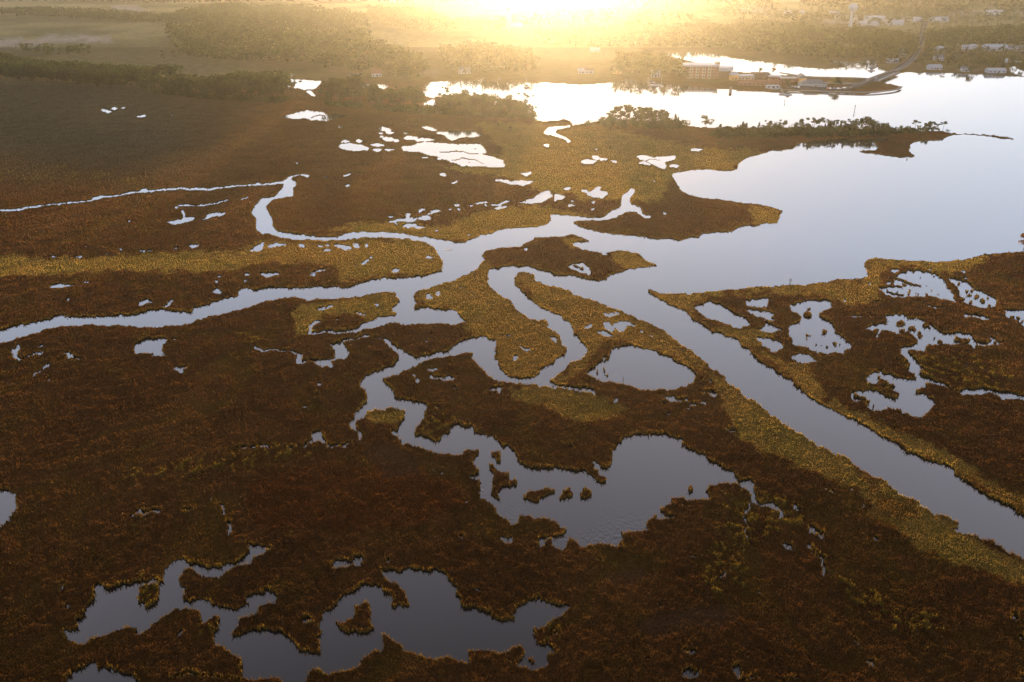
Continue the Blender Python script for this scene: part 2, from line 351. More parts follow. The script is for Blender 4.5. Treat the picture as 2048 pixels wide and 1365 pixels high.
W A1 1265,905 1330,898 1540,895 1580,920 1540,930 1440,935 1380,955 1350,945 1320,920
W A1 1140,985 1200,975 1350,978 1440,985 1560,978 1590,1010 1610,1040 1560,1048 1610,1060 1720,1090 1735,1135 1640,1132 1540,1130 1440,1125 1370,1100 1260,1065 1200,1045 1170,1030 1080,1030 1045,1020 1040,992 1120,995
T3 A1 1260,1045 1370,1030 1400,1025 1440,1035 1560,1048
T3 A1 1380,1090 1450,1080 1530,1085 1600,1115
D5 A1 1490,1105 1540,1010
D2 A1 680,1010 1400,1015 1500,910 1350,1080 1430,1060
W A1 1175,1070 1210,1068 1220,1077 1190,1078
W A1 1265,1082 1310,1083 1280,1088
W A1 1305,1180 1330,1182 1340,1205 1300,1195
W A1 1370,1248 1415,1240 1400,1255
W A1 1685,850 1710,852 1695,855
W A1 1765,865 1790,867 1775,872
W A1 1120,858 1150,858 1130,861
W A1 840,1049 850,1047 845,1052
W A1 310,1112 325,1110 320,1120
W A1 255,1153 268,1152 265,1160
W A2 300,900 325,870 400,860 480,858 480,865 400,878 375,895 370,910 430,935 480,960 465,970 440,950 380,930 320,912
W A2 295,985 325,980 335,1002 320,998
W A2 545,1098 600,1088 660,1098 630,1115 570,1112
W A2 630,1062 660,1062 670,1075 730,1078 735,1088 680,1092 640,1082
W A2 750,1095 800,1100 785,1108
W A2 935,1065 1000,1060 1040,1075 1100,1070 1195,1065 1190,1085 1130,1105 1130,1150 1080,1135 1040,1120 990,1100 960,1085
T3 A2 960,1105 1050,1085 1100,1095
W A2 1150,1130 1180,1118 1225,1128 1200,1138
W A2 940,1112 980,1105 1030,1130 990,1125
W A2 1290,1020 1340,1015 1390,1020 1360,1030 1310,1028
W A2 655,1015 670,1015 665,1020
W A2 745,1005 790,1006 760,1009
W A2 1210,1020 1225,1020 1218,1025
W A2 1045,365 1170,368 1280,358 1400,370 1500,378 1560,395 1700,415 1850,430 2048,462 A3 700,475 860,460 820,440 700,418 760,422 880,430 960,418 1035,392 1045,430 1035,455 1100,485 1050,520 980,538 900,530 700,520 560,515 380,512 200,495 0,480 A2 1500,450 1430,438 1350,425 1250,400 1170,378
W A3 1950,460 1990,458 2010,475 2048,490 2900,520 2900,545 2048,518 1960,490
W A1 275,540 350,545 490,555 470,580 440,605 370,612 340,600 300,595
W A1 380,625 410,622 450,655 420,648
W A1 220,510 290,498 300,515 250,522
W A1 670,515 700,505 760,502 775,510 740,522 690,520
W A1 1185,712 1220,690 1270,680 1270,712 1200,720
W A1 580,575 700,590 780,575 900,580 950,585 930,598 890,620 800,612 640,600
W A1 20,550 130,560 260,575 280,590 200,585 60,568
W A0 0,415 50,420 50,445 0,450
'''
ZON = '''
G B0 -300,590 0,590 300,600 600,590 1200,570 1600,560 1750,500 2040,480 B1 700,480 1100,480 1250,520 1320,600 1330,690 1100,700 900,720 700,740 600,790 620,700 600,640 300,620 0,640 B0 1600,685 1300,690 800,690 0,720 -300,730
G B1 1115,825 1350,765 1600,620 1700,650 1640,780 1830,960 2040,1020 B2 465,1220 300,1350 C2 180,330 50,310 0,265 C1 1680,180 1670,60 1480,0 B1 1480,1000 1380,950 1200,930
G B2 95,740 150,690 230,720 450,815 850,965 1170,1140 1470,1365 1300,1270 1100,1180 900,1150 700,1150 620,1300 500,1400 400,1600 C2 340,350 590,130 B2 500,1080 300,930
G C1 1700,350 C2 0,380 340,380 600,440 880,520 870,600 500,600 250,520 60,440
G C2 1170,0 1300,130 1470,300 2048,700 2048,950 1800,780 1640,700 1600,560 1400,300 1100,150 900,90 700,60
G C3 -50,325 0,325 540,720 900,900 1330,1180 1610,1320 1500,1400 1300,1340 1000,1240 950,1080 700,1020 500,900 300,830 100,720 0,560
G D3 950,60 1300,130 1600,300 2048,530 3300,1160 3300,1400 2048,700 1650,560 1300,430 1180,280 1000,250
G B2 1000,820 1300,835 2000,785 B3 960,740 975,610 1400,625 1900,560 1650,690 1100,660 1000,900 850,930 700,850 300,840 0,850 B2 1300,900 1320,1000 C2 1800,180 2000,330 C3 600,480 1000,680 1600,980 2048,1250 3300,2100 3300,1800 2048,1150 1600,870 1000,590 700,460 560,200 430,240 200,100 B3 400,1100 100,1080 B2 1400,1060 1200,940
G A2 240,830 700,850 1300,1000 1900,1040 1640,1120 1600,1165 1180,1180 1100,1365 700,1365 300,1300 0,1200 A1 1500,1180 1300,1150 1750,1050 1600,900 1500,830 1900,840
G B2 520,440 620,480 510,505 560,560 450,520 400,460
G B2 760,560 840,538 1085,648 900,690 820,650 760,610
G B2 1700,230 1945,275 1900,355 1610,395 1720,350 1750,330 1700,270
G B2 0,250 300,260 700,300 480,330 345,310 310,375 0,412
G B1 400,440 700,360 1000,360 1300,380 1700,260 2048,240 2048,390 1470,490 1100,430 690,425
G B1 330,920 700,880 950,822 1030,895 980,980 780,1045 750,980 500,980 440,1100 300,1130 300,1000
H C2 1420,1080 1500,1040 1720,1080 1900,1150 2040,1200 D3 500,50 550,300 400,330 200,400 100,380 0,200 -100,100
G C1 800,480 850,530 1055,540 1050,600 900,640 740,600
H C1 1130,700 1200,560 1330,560 1450,640 1300,760 1180,715
H C0 1650,0 1780,60 1700,130 1600,60
H C1 150,800 400,780 500,830 0,960 C0 1500,950 1200,980 850,1020 800,995 1100,930 1500,830
H D3 660,650 800,620 1000,700 1200,850 1450,900 1550,1000 1250,1060 1000,900 800,740
H D0 930,640 1100,580 1130,700 1000,860 930,800
H D0 1380,900 1520,900 1480,1080 1350,1100
H D1 400,1230 560,1240 520,1300 400,1320
H D2 180,980 480,840 540,900 380,1100 240,1120
H C0 1600,60 1800,140 1700,0
H D2 1480,280 1720,240 1720,700 1380,760
H C3 1150,180 1700,180 2000,300 1900,430 1300,300
H C3 960,330 1200,380 1200,470 960,450
H A0 -100,1180 500,1130 800,1200 1100,1240 1050,1290 600,1220 -100,1260
M A0 -300,250 200,270 360,240 560,235 720,250 800,280 600,310 400,290 300,300 0,345 -300,345
M A0 700,30 900,40 1050,60 1000,100 800,90
M A1 700,150 930,150 900,180 720,170
M A1 1180,500 1350,505 1300,540 1170,540
M A3 1500,60 2200,80 2200,120 1800,110 1550,120
M A3 700,100 1000,100 1450,110 1400,170 1000,180 650,170
M A3 0,0 400,60 600,100 500,130 100,80
R C3 850,850 1100,980 1000,1130 900,1000
R C3 980,600 1550,900 2048,1250 2048,1180 1500,850 1000,560
R D3 980,70 1300,130 1350,250 1000,250
R C1 0,1000 600,900 1400,1000 1500,1200 1000,1365 0,1365
P D2 690,620 950,590 1050,650 900,700 730,690
P D2 1050,900 1300,880 1640,800 1640,920 1500,1010 1300,980 1080,1060 900,1000
P C1 700,850 900,760 1130,870 1150,1000 900,1020 850,900
'''
import numpy as np
# raster window in photograph pixels: x from -300 to 2348, y from -60 to 1555, 1 px each
RX0, RY0, RW, RH = -300, -60, 2648, 1615
def parse(tok, n=0):
    tx = ty = 0; pts = []
    for t in tok:
        if t[0] in 'ABCD':
            ty = {'A':0,'B':340,'C':660,'D':965}[t[0]]; tx = (0,500,1000,1448)[int(t[1])]; continue
        u, v = t.split(','); pts.append((tx+float(u)*0.29297, ty+float(v)*0.29297))
    return np.array(pts)
def fill(M, P, val):
    x0 = max(int(P[:,0].min())-1-RX0, 0); x1 = min(int(P[:,0].max())+2-RX0, RW)
    y0 = max(int(P[:,1].min())-1-RY0, 0); y1 = min(int(P[:,1].max())+2-RY0, RH)
    if x1 <= x0 or y1 <= y0: return
    ax, ay = P[:,0]-RX0, P[:,1]-RY0
    bx, by = np.roll(ax,-1), np.roll(ay,-1)
    xs = np.arange(x0, x1)+0.5
    for y in range(y0, y1):
        yc = y+0.5
        k = ((ay <= yc) != (by <= yc))
        if not k.any(): continue
        xi = np.sort(ax[k]+(yc-ay[k])*(bx[k]-ax[k])/(by[k]-ay[k]))
        ins = (np.searchsorted(xi, xs) & 1).astype(bool)
        M[y, x0:x1][ins] = val
def capsule(M, P, w, val, sq=1.0):
    for i in range(max(len(P)-1, 1)):
        a = P[i]; b = P[min(i+1, len(P)-1)]
        x0 = max(int(min(a[0],b[0])-w-2)-RX0,0); x1 = min(int(max(a[0],b[0])+w+3)-RX0,RW)
        y0 = max(int(min(a[1],b[1])-w-2)-RY0,0); y1 = min(int(max(a[1],b[1])+w+3)-RY0,RH)
        if x1<=x0 or y1<=y0: continue
        X, Y = np.meshgrid(np.arange(x0,x1)+0.5+RX0, np.arange(y0,y1)+0.5+RY0)
        d = b-a; L = (d*d).sum()+1e-9
        t = np.clip(((X-a[0])*d[0]+(Y-a[1])*d[1])/L,0,1)
        D = np.hypot(X-a[0]-t*d[0], (Y-a[1]-t*d[1])/sq)
        M[y0:y1,x0:x1][D<w] = val
def rasterize(ops):
    M = np.zeros((RH,RW),np.float32)
    for ln in ops.strip().splitlines():
        t = ln.split(); c = t[0][0]; P = parse(t[1:])
        if c == 'W': fill(M, P, 1)
        elif c == 'L': fill(M, P, 0)
        elif c in 'ST': capsule(M, P, max(float(t[0][1:])*0.29297, 0.9)+(.7 if c == 'T' else 0), 1 if c=='S' else 0)
        elif c == 'D':
            for p in P: capsule(M, p[None], float(t[0][1:])*0.29297*1.25+.9, 0, 0.72)
    return M
def zones(z):
    R = {}
    for ln in z.strip().splitlines():
        t = ln.split(); R.setdefault(t[0], np.zeros((RH,RW),np.float32)); fill(R[t[0]], parse(t[1:]), 1)
    return R
import bpy, bmesh, math, random
import numpy as np
from mathutils import Vector, Matrix
R = math.radians
random.seed(7); rng = np.random.default_rng(7)
sc = bpy.context.scene; C = sc.collection
# ------------------------------------------------------------------ camera
F, PITCH, H = 1607.0, R(25.4), 120.0          # focal length in photo pixels, downward tilt, flying height
CP, SP = math.cos(PITCH), math.sin(PITCH)
cam = bpy.data.cameras.new('camera'); co = bpy.data.objects.new('camera', cam); C.objects.link(co)
co.location = (0, 0, H); co.rotation_euler = (math.pi/2-PITCH, 0, 0)
cam.sensor_width = 36; cam.lens = 36*F/2048; cam.clip_start = 1; cam.clip_end = 60000
sc.camera = co
SUN_AZ, SUN_EL = R(2.6), R(3.4)
SUN = Vector((math.sin(SUN_AZ)*math.cos(SUN_EL), math.cos(SUN_AZ)*math.cos(SUN_EL), math.sin(SUN_EL)))
def gnd(px, py, z=0.0):
    u = (np.asarray(px, float)-1024)/F; v = (682.5-np.asarray(py, float))/F
    dz = v*CP-SP; dy = CP+v*SP
    t = (z-H)/dz
    return u*t, dy*t
def G(px, py, z=LAND):
    x, y = gnd(px, py, z); return Vector((float(x), float(y), z))
def mpp(px, py):                               # metres per photo pixel there
    p = G(px, py); return (p-Vector((0, 0, H))).length/F*math.cos(math.atan((682.5-py)/F))
# ------------------------------------------------------------------ noise
def vnoise(x, y, seed):
    xi = np.floor(x).astype(np.int64); yi = np.floor(y).astype(np.int64)
    fx = x-xi; fy = y-yi; fx = fx*fx*(3-2*fx); fy = fy*fy*(3-2*fy)
    def h(a, b):
        n = (a*374761393 + b*668265263 + seed*1442695041) & 0xffffffff
        n = ((n ^ (n >> 13))*1274126177) & 0xffffffff
        return ((n ^ (n >> 16)) & 0xffff)/65535.0
    a = h(xi, yi); b = h(xi+1, yi); c = h(xi, yi+1); d = h(xi+1, yi+1)
    return (a+(b-a)*fx)*(1-fy)+(c+(d-c)*fx)*fy
def fbm(x, y, seed, o=3, g=0.5):
    s = 0; a = 1; t = 0
    for i in range(o):
        s = s+a*vnoise(x*2**i+i*17.3, y*2**i-i*9.1, seed+i); t += a; a *= g
    return s/t
def blur(M, r, n=2):
    M = M.astype(np.float32)
    for _ in range(n):
        for ax in (0, 1):
            k = 2*r+1
            P = np.pad(M, [(r+1, r) if i == ax else (0, 0) for i in (0, 1)], mode='edge')
            Cs = np.cumsum(P, axis=ax, dtype=np.float64)
            M = ((Cs[k:] - Cs[:-k]) if ax == 0 else (Cs[:, k:] - Cs[:, :-k])).astype(np.float32)/k
    return M
def samp(M, x, y):
    x = np.clip(x-RX0-0.5, 0, RW-1.01); y = np.clip(y-RY0-0.5, 0, RH-1.01)
    xi = x.astype(np.int64); yi = y.astype(np.int64); fx = x-xi; fy = y-yi
    return (M[yi, xi]*(1-fx)+M[yi, xi+1]*fx)*(1-fy)+(M[yi+1, xi]*(1-fx)+M[yi+1, xi+1]*fx)*fy
# ------------------------------------------------------------------ material helpers
def mat(name):
    m = bpy.data.materials.new(name); m.use_nodes = True
    nt = m.node_tree; nt.nodes.clear()
    return m, nt, nt.nodes.new('ShaderNodeOutputMaterial')
def N(nt, typ, **kw):
    n = nt.nodes.new(typ)
    for k, v in kw.items():
        if k in n.inputs.keys(): n.inputs[k].default_value = v
        else: setattr(n, k, v)
    return n
def noise_col(nt, src, scale, lo, hi, detail=3, vec=None):
    """src colour multiplied by lo..hi through a world-space noise"""
    g = vec or N(nt, 'ShaderNodeNewGeometry').outputs['Position']
    n = N(nt, 'ShaderNodeTexNoise', Scale=scale, Detail=detail); nt.links.new(g, n.inputs['Vector'])
    mr = N(nt, 'ShaderNodeMapRange'); mr.inputs[1].default_value = .3; mr.inputs[2].default_value = .7
    mr.inputs[3].default_value = lo; mr.inputs[4].default_value = hi
    nt.links.new(n.outputs['Fac'], mr.inputs[0])
    m = N(nt, 'ShaderNodeVectorMath', operation='SCALE')
    nt.links.new(src, m.inputs[0]); nt.links.new(mr.outputs[0], m.inputs['Scale'])
    return m.outputs[0]
def simple(name, col, rough=.8, scale=.6, lo=.75, hi=1.2, spec=.1, metal=0, trans=0.0):
    m, nt, out = mat(name)
    c = N(nt, 'ShaderNodeRGB'); c.outputs[0].default_value = (*col, 1)
    cc = noise_col(nt, c.outputs[0], scale, lo, hi)
    b = N(nt, 'ShaderNodeBsdfPrincipled', Roughness=rough, Metallic=metal); b.inputs['Specular IOR Level'].default_value = spec
    nt.links.new(cc, b.inputs['Base Color'])
    nt.links.new(b.outputs[0], out.inputs[0])
    return m
# ------------------------------------------------------------------ object helpers
def tag(o, label=None, cat=None, group=None, kind=None):
    if label: o['label'] = label
    if cat: o['category'] = cat
    if group: o['group'] = group
    if kind: o['kind'] = kind
    return o
def empty(name, loc, rz=0, **kw):
    o = bpy.data.objects.new(name, None); C.objects.link(o); o.location = loc; o.rotation_euler = (0, 0, rz)
    return tag(o, **kw)
def link(name, me, parent=None, **kw):
    o = bpy.data.objects.new(name, me); C.objects.link(o)
    if parent: o.parent = parent
    return tag(o, **kw)
def np_mesh(name, V, Fc, m=None, smooth=False):
    me = bpy.data.meshes.new(name); V = np.asarray(V, np.float32); Fc = np.asarray(Fc, np.int32); k = Fc.shape[1]
    me.vertices.add(len(V)); me.vertices.foreach_set('co', V.ravel())
    me.loops.add(Fc.size); me.loops.foreach_set('vertex_index', Fc.ravel())
    me.polygons.add(len(Fc)); me.polygons.foreach_set('loop_start', np.arange(0, Fc.size, k, dtype=np.int32))
    me.update(calc_edges=True)
    if smooth: me.polygons.foreach_set('use_smooth', np.ones(len(Fc), bool))
    if m: me.materials.append(m)
    return me
class MB:
    def __init__(s): s.v = []; s.f = []
    def quad(s, *p):
        n = len(s.v); s.v += [tuple(q) for q in p]; s.f.append(tuple(range(n, n+len(p)))); return s
    def box(s, x0, x1, y0, y1, z0, z1):
        n = len(s.v)
        s.v += [(x, y, z) for z in (z0, z1) for (x, y) in ((x0, y0), (x1, y0), (x1, y1), (x0, y1))]
        s.f += [tuple(n+i for i in f) for f in ((3,2,1,0),(4,5,6,7),(0,1,5,4),(1,2,6,5),(2,3,7,6),(3,0,4,7))]; return s
    def prism(s, pts, z0, z1):
        n = len(s.v); k = len(pts)
        s.v += [(x, y, z0) for x, y in pts]+[(x, y, z1) for x, y in pts]
        s.f.append(tuple(n+i for i in reversed(range(k)))); s.f.append(tuple(n+k+i for i in range(k)))
        s.f += [(n+i, n+(i+1) % k, n+k+(i+1) % k, n+k+i) for i in range(k)]; return s
    def gable(s, x0, x1, y0, y1, z0, zr, hip=0, th=.25):    # solid roof, ridge along x
        n = len(s.v); ym = (y0+y1)/2
        s.v += [(x0,y0,z0),(x1,y0,z0),(x1,y1,z0),(x0,y1,z0),(x0+hip,ym,zr),(x1-hip,ym,zr)]
        s.f += [tuple(n+i for i in f) for f in ((3,2,1,0),(0,1,5,4),(2,3,4,5),(1,2,5),(3,0,4))]; return s
    def tube(s, pts, rad, k=8, cap=True):
        rings = []
        for i, p in enumerate(pts):
            p = Vector(p); a = Vector(pts[max(i-1, 0)]); b = Vector(pts[min(i+1, len(pts)-1)])
            d = (b-a).normalized(); u = d.orthogonal().normalized(); w = d.cross(u)
            r = rad[i] if isinstance(rad, (list, tuple)) else rad
            rings.append(len(s.v)); s.v += [tuple(p+(u*math.cos(6.28318*j/k)+w*math.sin(6.28318*j/k))*r) for j in range(k)]
        for a, b in zip(rings, rings[1:]):
            s.f += [(a+j, a+(j+1) % k, b+(j+1) % k, b+j) for j in range(k)]
        if cap: s.f += [tuple(rings[0]+j for j in reversed(range(k))), tuple(rings[-1]+j for j in range(k))]
        return s
    def lathe(s, prof, k=20, c=(0, 0)):
        rings = []
        for r, z in prof:
            rings.append(len(s.v)); s.v += [(c[0]+r*math.cos(6.28318*j/k), c[1]+r*math.sin(6.28318*j/k), z) for j in range(k)]
        for a, b in zip(rings, rings[1:]): s.f += [(a+j, a+(j+1) % k, b+(j+1) % k, b+j) for j in range(k)]
        s.f += [tuple(rings[0]+j for j in reversed(range(k))), tuple(rings[-1]+j for j in range(k))]; return s
    def build(s, name, m, parent=None, smooth=False, **kw):
        me = bpy.data.meshes.new(name); me.from_pydata(s.v, [], s.f); me.update()
        if smooth: me.polygons.foreach_set('use_smooth', [True]*len(me.polygons))
        me.materials.append(m); return link(name, me, parent, **kw)

# ------------------------------------------------------------------ ground
M = rasterize(OPS)
Z = zones(ZON)
Ms = blur(M, 1, 1)
Mw = blur(M, 3, 2)
ZB = {k: blur(v, 8, 2) for k, v in Z.items()}
STEP = 1.6
xs = np.concatenate([[-9000, -4500, -2500, -1400, -800, -500, -380], np.arange(-300, 2348, STEP), [2430, 2600, 2900, 3500, 4800, 7000, 11000]])
ys = np.concatenate([np.arange(1555, -57, -STEP), [-60, -64, -68, -71, -73.5, -75.5, -77, -78.2, -79.1, -79.7]])
ys = np.concatenate([[2600, 2000, 1750, 1620], ys])
PX, PY = np.meshgrid(xs, ys)
GX, GY = gnd(PX, PY, 0.0)
DIST = np.hypot(GX, GY)
# ragged shores: look the drawn map up a pixel or three away
wx = (fbm(PX*.055, PY*.08, 11, 4, .62)-.5)*2; wy = (fbm(PX*.055, PY*.08, 23, 4, .62)-.5)*2
amp = np.clip(260/DIST, .22, 1.3)
SX = PX+wx*9.0*amp; SY = PY+wy*6*amp
RS = STEP/F*(DIST**2+H*H)/H                     # metres between grid rows
wat = samp(Ms, SX, SY); near = samp(Mw, SX, SY)
mid = fbm(GX*.16, GY*.10, 31, 3)
fine = fbm(GX*.9, GY*.9, 5, 3, .6)*np.clip(420/DIST, .25, 1)
inside = (PX > RX0) & (PX < RX0+RW)
land = np.clip((0.30-wat)/0.22, -1.6, 1.0)
land = np.where(land > 0, land*land*(3-2*land), land)
g = samp(ZB['G'], PX+wx*16*amp, PY+wy*7*amp); g = np.clip((g+(mid-.5)*.5+(fbm(GX*.35, GY*.25, 131, 4, .65)-.5)*1.1-.33)/.32, 0, 1)
rr = samp(ZB['R'], PX+wx*22*amp, PY+wy*10*amp); rr = np.clip((rr-.3)/.5, 0, 1)
pp = samp(ZB['P'], PX+wx*12*amp, PY+wy*6*amp); pp = np.clip((pp-.3)/.4, 0, 1)
hz = np.clip((samp(ZB['H'], SX, SY)-.15)*2, 0, 1)
rim = np.clip((near-.03)*3.2, 0, 1)*(land > 0)
fine = fbm(GX*.9, GY*.9, 5, 3, .6)*np.clip(420/DIST, .25, 1)
big = fbm(GX*.022, GY*.012, 47, 4, .55)
hummock = np.clip((fbm(GX*.33, GY*.33, 61, 2)-.52)*5, 0, 1)
clump = hz*np.clip((fbm(GX*.75+3, GY*.6, 67, 4, .65)-.53)*7, 0, 1)
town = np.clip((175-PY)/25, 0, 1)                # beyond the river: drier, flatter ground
h = np.where(land > 0, land*LAND, land*1.3)
veg = (land > .3)*(1-town*.8)
vamp = np.clip(.7/RS, .08, 1); calm = 1-np.clip(near*3, 0, 1)*np.clip(DIST/300-.6, 0, 1)   # salt pans lie in low flat turf
soft = np.clip(.45+(DIST-150)/500, .45, 1)
vamp = vamp*calm*.8; vam2 = np.clip(5/RS, .2, 1)*calm*soft; vam3 = np.clip(1.6/RS, .15, 1)*calm*soft
h = h + veg*((fine-.45)*.55*vamp + (mid-.5)*.6*vam2 + hummock*.4*vam3*(1-.6*g) + rim*(.18*calm+.4*vamp*(fine-.4)) - pp*.3 - g*.12 + clump*.4)
hs = np.clip(land, 0, 1)*(LAND+.05)+veg*((mid-.5)*.6*vam2+hummock*.3*vam3*(1-.6*g)+rim*.18*calm-pp*.3)        # the drawn shores are where plant tops meet the water in view
GX, GY = gnd(PX, PY, hs)
dead = np.clip((fbm(GX*.012+5, GY*.05, 71, 4)-.57)*9, 0, 1)       # faint runnels
ridge = 1-np.abs(fbm(GX*.03, GY*.022, 83, 3)-.5)*22
ridge = np.clip(ridge, 0, 1)*(1-town)
h -= veg*ridge*.35
h = np.where((land > .3) & (h < .15), .15, h)
print('grid', PX.shape, 'max step', STEP)
V = np.stack([GX, GY, h], -1).reshape(-1, 3)
ny, nx = PX.shape
i = (np.arange(ny-1)[:, None]*nx+np.arange(nx-1)[None]).ravel()
FQ = np.stack([i, i+1, i+nx+1, i+nx], -1)
# colour of the plants, per vertex, with some light, shade and haze painted in
def c3(*c): return np.array(c)
def mix(a, b, t): return a*(1-t[..., None])+b*t[..., None]
col = mix(c3(.066, .033, .0135), c3(.095, .049, .019), np.clip((big-.35)*3, 0, 1))
col = mix(col, c3(.048, .031, .009), np.clip((mid-.55)*4, 0, 1)*.6)
gold = mix(c3(.165, .112, .032), c3(.120, .090, .024), np.clip((mid-.4)*4, 0, 1))  # olive-gold grass; golden sunlight is also put into this colour
gold = mix(gold, c3(.15, .088, .028), np.clip((big-.5)*5, 0, 1)*.5)
col = mix(col, gold, g*(.95-.35*np.clip((DIST-480)/150, 0, 1)))
col = mix(col, c3(.17, .125, .022), rim**1.5*np.clip((fine-.15)*2.2, 0, 1)*.6)
col = mix(col, c3(.13, .098, .019), clump*np.clip(.25+fine, 0, .85))
col = mix(col, c3(.072, .025, .009), rr*.5)
col = mix(col, c3(.075, .040, .022), pp*.7)
col = mix(col, c3(.09, .062, .014), ridge*.35*(DIST < 500))
leftfar_shade = np.clip((560-PX)/260, 0, 1)*np.clip((400-PY)/120, 0, 1)  # shadow tone of the tree belt, painted into the left field
col = mix(col, c3(.050, .050, .034), leftfar_shade*.9*(1-g))
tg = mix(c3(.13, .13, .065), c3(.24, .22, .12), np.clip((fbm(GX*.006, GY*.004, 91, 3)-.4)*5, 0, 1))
mist_paint = np.clip(samp(ZB['M'], PX+wx*30, PY+wy*9)*1.5-.3, 0, 1)*np.clip(fbm(PX*.02, PY*.12, 99, 4)*3-.8, 0, 1); tg = mix(tg, c3(.30, .29, .30), mist_paint)  # misty patches painted as pale ground colour
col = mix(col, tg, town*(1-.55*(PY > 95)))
col = col*np.array([1.18, 1.10, 1.0])*(.74+.22*fine+.35*mid+.40*np.clip((DIST-170)/300, 0, 1))[..., None]  # farther plants painted lighter, standing in for the golden light veil
mud = (land < .55) & (land > -1)
col = np.where(mud[..., None], col*.55, col)
def ground_material():
    m, nt, out = mat('marsh_ground')
    a = N(nt, 'ShaderNodeAttribute', attribute_name='plant')
    geo = N(nt, 'ShaderNodeNewGeometry').outputs['Position']
    c = noise_col(nt, a.outputs['Color'], 1.7, .75, 1.25, 5, geo)
    c = noise_col(nt, c, .09, .8, 1.2, 4, geo)
    n = N(nt, 'ShaderNodeTexNoise', Scale=2.2, Detail=5, Roughness=.65); nt.links.new(geo, n.inputs['Vector'])
    bp = N(nt, 'ShaderNodeBump', Strength=.4, Distance=.4); nt.links.new(n.outputs['Fac'], bp.inputs['Height'])
    d = N(nt, 'ShaderNodeBsdfDiffuse', Roughness=.5); t = N(nt, 'ShaderNodeBsdfTranslucent')
    ts = N(nt, 'ShaderNodeVectorMath', operation='MULTIPLY'); ts.inputs[1].default_value = (1.5, 1.3, .55)
    nt.links.new(c, ts.inputs[0]); nt.links.new(c, d.inputs[0]); nt.links.new(ts.outputs[0], t.inputs[0])
    nz = N(nt, 'ShaderNodeTexNoise', Scale=3.0, Detail=2); nt.links.new(geo, nz.inputs['Vector'])
    sb = N(nt, 'ShaderNodeVectorMath', operation='SUBTRACT'); sb.inputs[1].default_value = (.5, .5, .5); nt.links.new(nz.outputs['Color'], sb.inputs[0])
    ml = N(nt, 'ShaderNodeVectorMath', operation='MULTIPLY'); ml.inputs[1].default_value = (7, 7, 1); nt.links.new(sb.outputs[0], ml.inputs[0])
    av = N(nt, 'ShaderNodeVectorMath', operation='ADD'); nt.links.new(ml.outputs[0], av.inputs[0]); nt.links.new(bp.outputs[0], av.inputs[1])
    nn = N(nt, 'ShaderNodeVectorMath', operation='NORMALIZE'); nt.links.new(av.outputs[0], nn.inputs[0])
    nt.links.new(nn.outputs[0], d.inputs['Normal']); nt.links.new(bp.outputs[0], t.inputs['Normal'])
    mx = N(nt, 'ShaderNodeMixShader'); mx.inputs[0].default_value = .35
    nt.links.new(d.outputs[0], mx.inputs[1]); nt.links.new(t.outputs[0], mx.inputs[2]); nt.links.new(mx.outputs[0], out.inputs[0])
    return m
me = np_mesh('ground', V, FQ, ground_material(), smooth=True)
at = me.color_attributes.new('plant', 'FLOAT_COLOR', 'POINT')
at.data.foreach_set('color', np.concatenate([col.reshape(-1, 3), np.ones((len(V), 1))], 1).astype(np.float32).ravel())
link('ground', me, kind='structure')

# ------------------------------------------------------------------ marsh grass: upright tufts that catch the low sun
def grass_material():
    m, nt, out = mat('grass_blades')
    a = N(nt, 'ShaderNodeAttribute', attribute_name='plant'); geo = N(nt, 'ShaderNodeNewGeometry')
    mr = N(nt, 'ShaderNodeMapRange'); mr.inputs[3].default_value = .82; mr.inputs[4].default_value = 1.2
    nt.links.new(geo.outputs['Random Per Island'], mr.inputs[0])
    c = N(nt, 'ShaderNodeVectorMath', operation='SCALE'); nt.links.new(a.outputs['Color'], c.inputs[0]); nt.links.new(mr.outputs[0], c.inputs['Scale'])
    ts = N(nt, 'ShaderNodeVectorMath', operation='MULTIPLY'); ts.inputs[1].default_value = GRASS_T
    nt.links.new(c.outputs[0], ts.inputs[0])
    d = N(nt, 'ShaderNodeBsdfDiffuse'); t = N(nt, 'ShaderNodeBsdfTranslucent')
    nt.links.new(c.outputs[0], d.inputs[0]); nt.links.new(ts.outputs[0], t.inputs[0])
    mx = N(nt, 'ShaderNodeMixShader'); mx.inputs[0].default_value = .5
    nt.links.new(d.outputs[0], mx.inputs[1]); nt.links.new(t.outputs[0], mx.inputs[2]); nt.links.new(mx.outputs[0], out.inputs[0])
    return m
sel = (land > .85) & (PX > -180) & (PX < 2230) & (PY < 1500) & (PY > 150) & ((PY > 178) | (PX < 620))
pr = np.clip(GRASS_P*(.8+.45*np.clip(RS-.3, 0, 1))*(1+.6*rim)*(.55+.8*np.clip(fine*1.2, 0, 1))*(1-.6*pp), 0, 1)
for k_ in (2, 4, 6):                              # keep tufts from standing right in front of small far pools
    sel &= ~((samp(M, SX, SY-k_) > .3) & (DIST > 230+40*k_*(k_ > 3)) & (rng.random(sel.shape) < .85))
ri, ci = np.nonzero(sel & (rng.random(sel.shape) < pr)); n = len(ri); print('tufts', n)
gx = GX[ri, ci]; gy = GY[ri, ci]; gh = h[ri, ci]; dd = DIST[ri, ci]; cc = col[ri, ci]; rs = RS[ri, ci]; pxm = np.hypot(dd, H)/F
gx = gx+rng.uniform(-.8, .8, n)*pxm*STEP; gy = gy+rng.uniform(-.5, .5, n)*rs
wdt = pxm*rng.uniform(.6, 1.8, n); hgt = (.34+.25*fine[ri, ci]+.30*rim[ri, ci])*rng.uniform(.6, 1.3, n)*.75*(.45+.55*calm[ri, ci])
hgt *= (1-.25*g[ri, ci])
an = rng.uniform(-1.1, 1.1, n); ln = rng.uniform(-.5, .5, n)*hgt; ln2 = rng.uniform(-.3, .5, n)*hgt
cx, sx = np.cos(an)*wdt/2, np.sin(an)*wdt/2
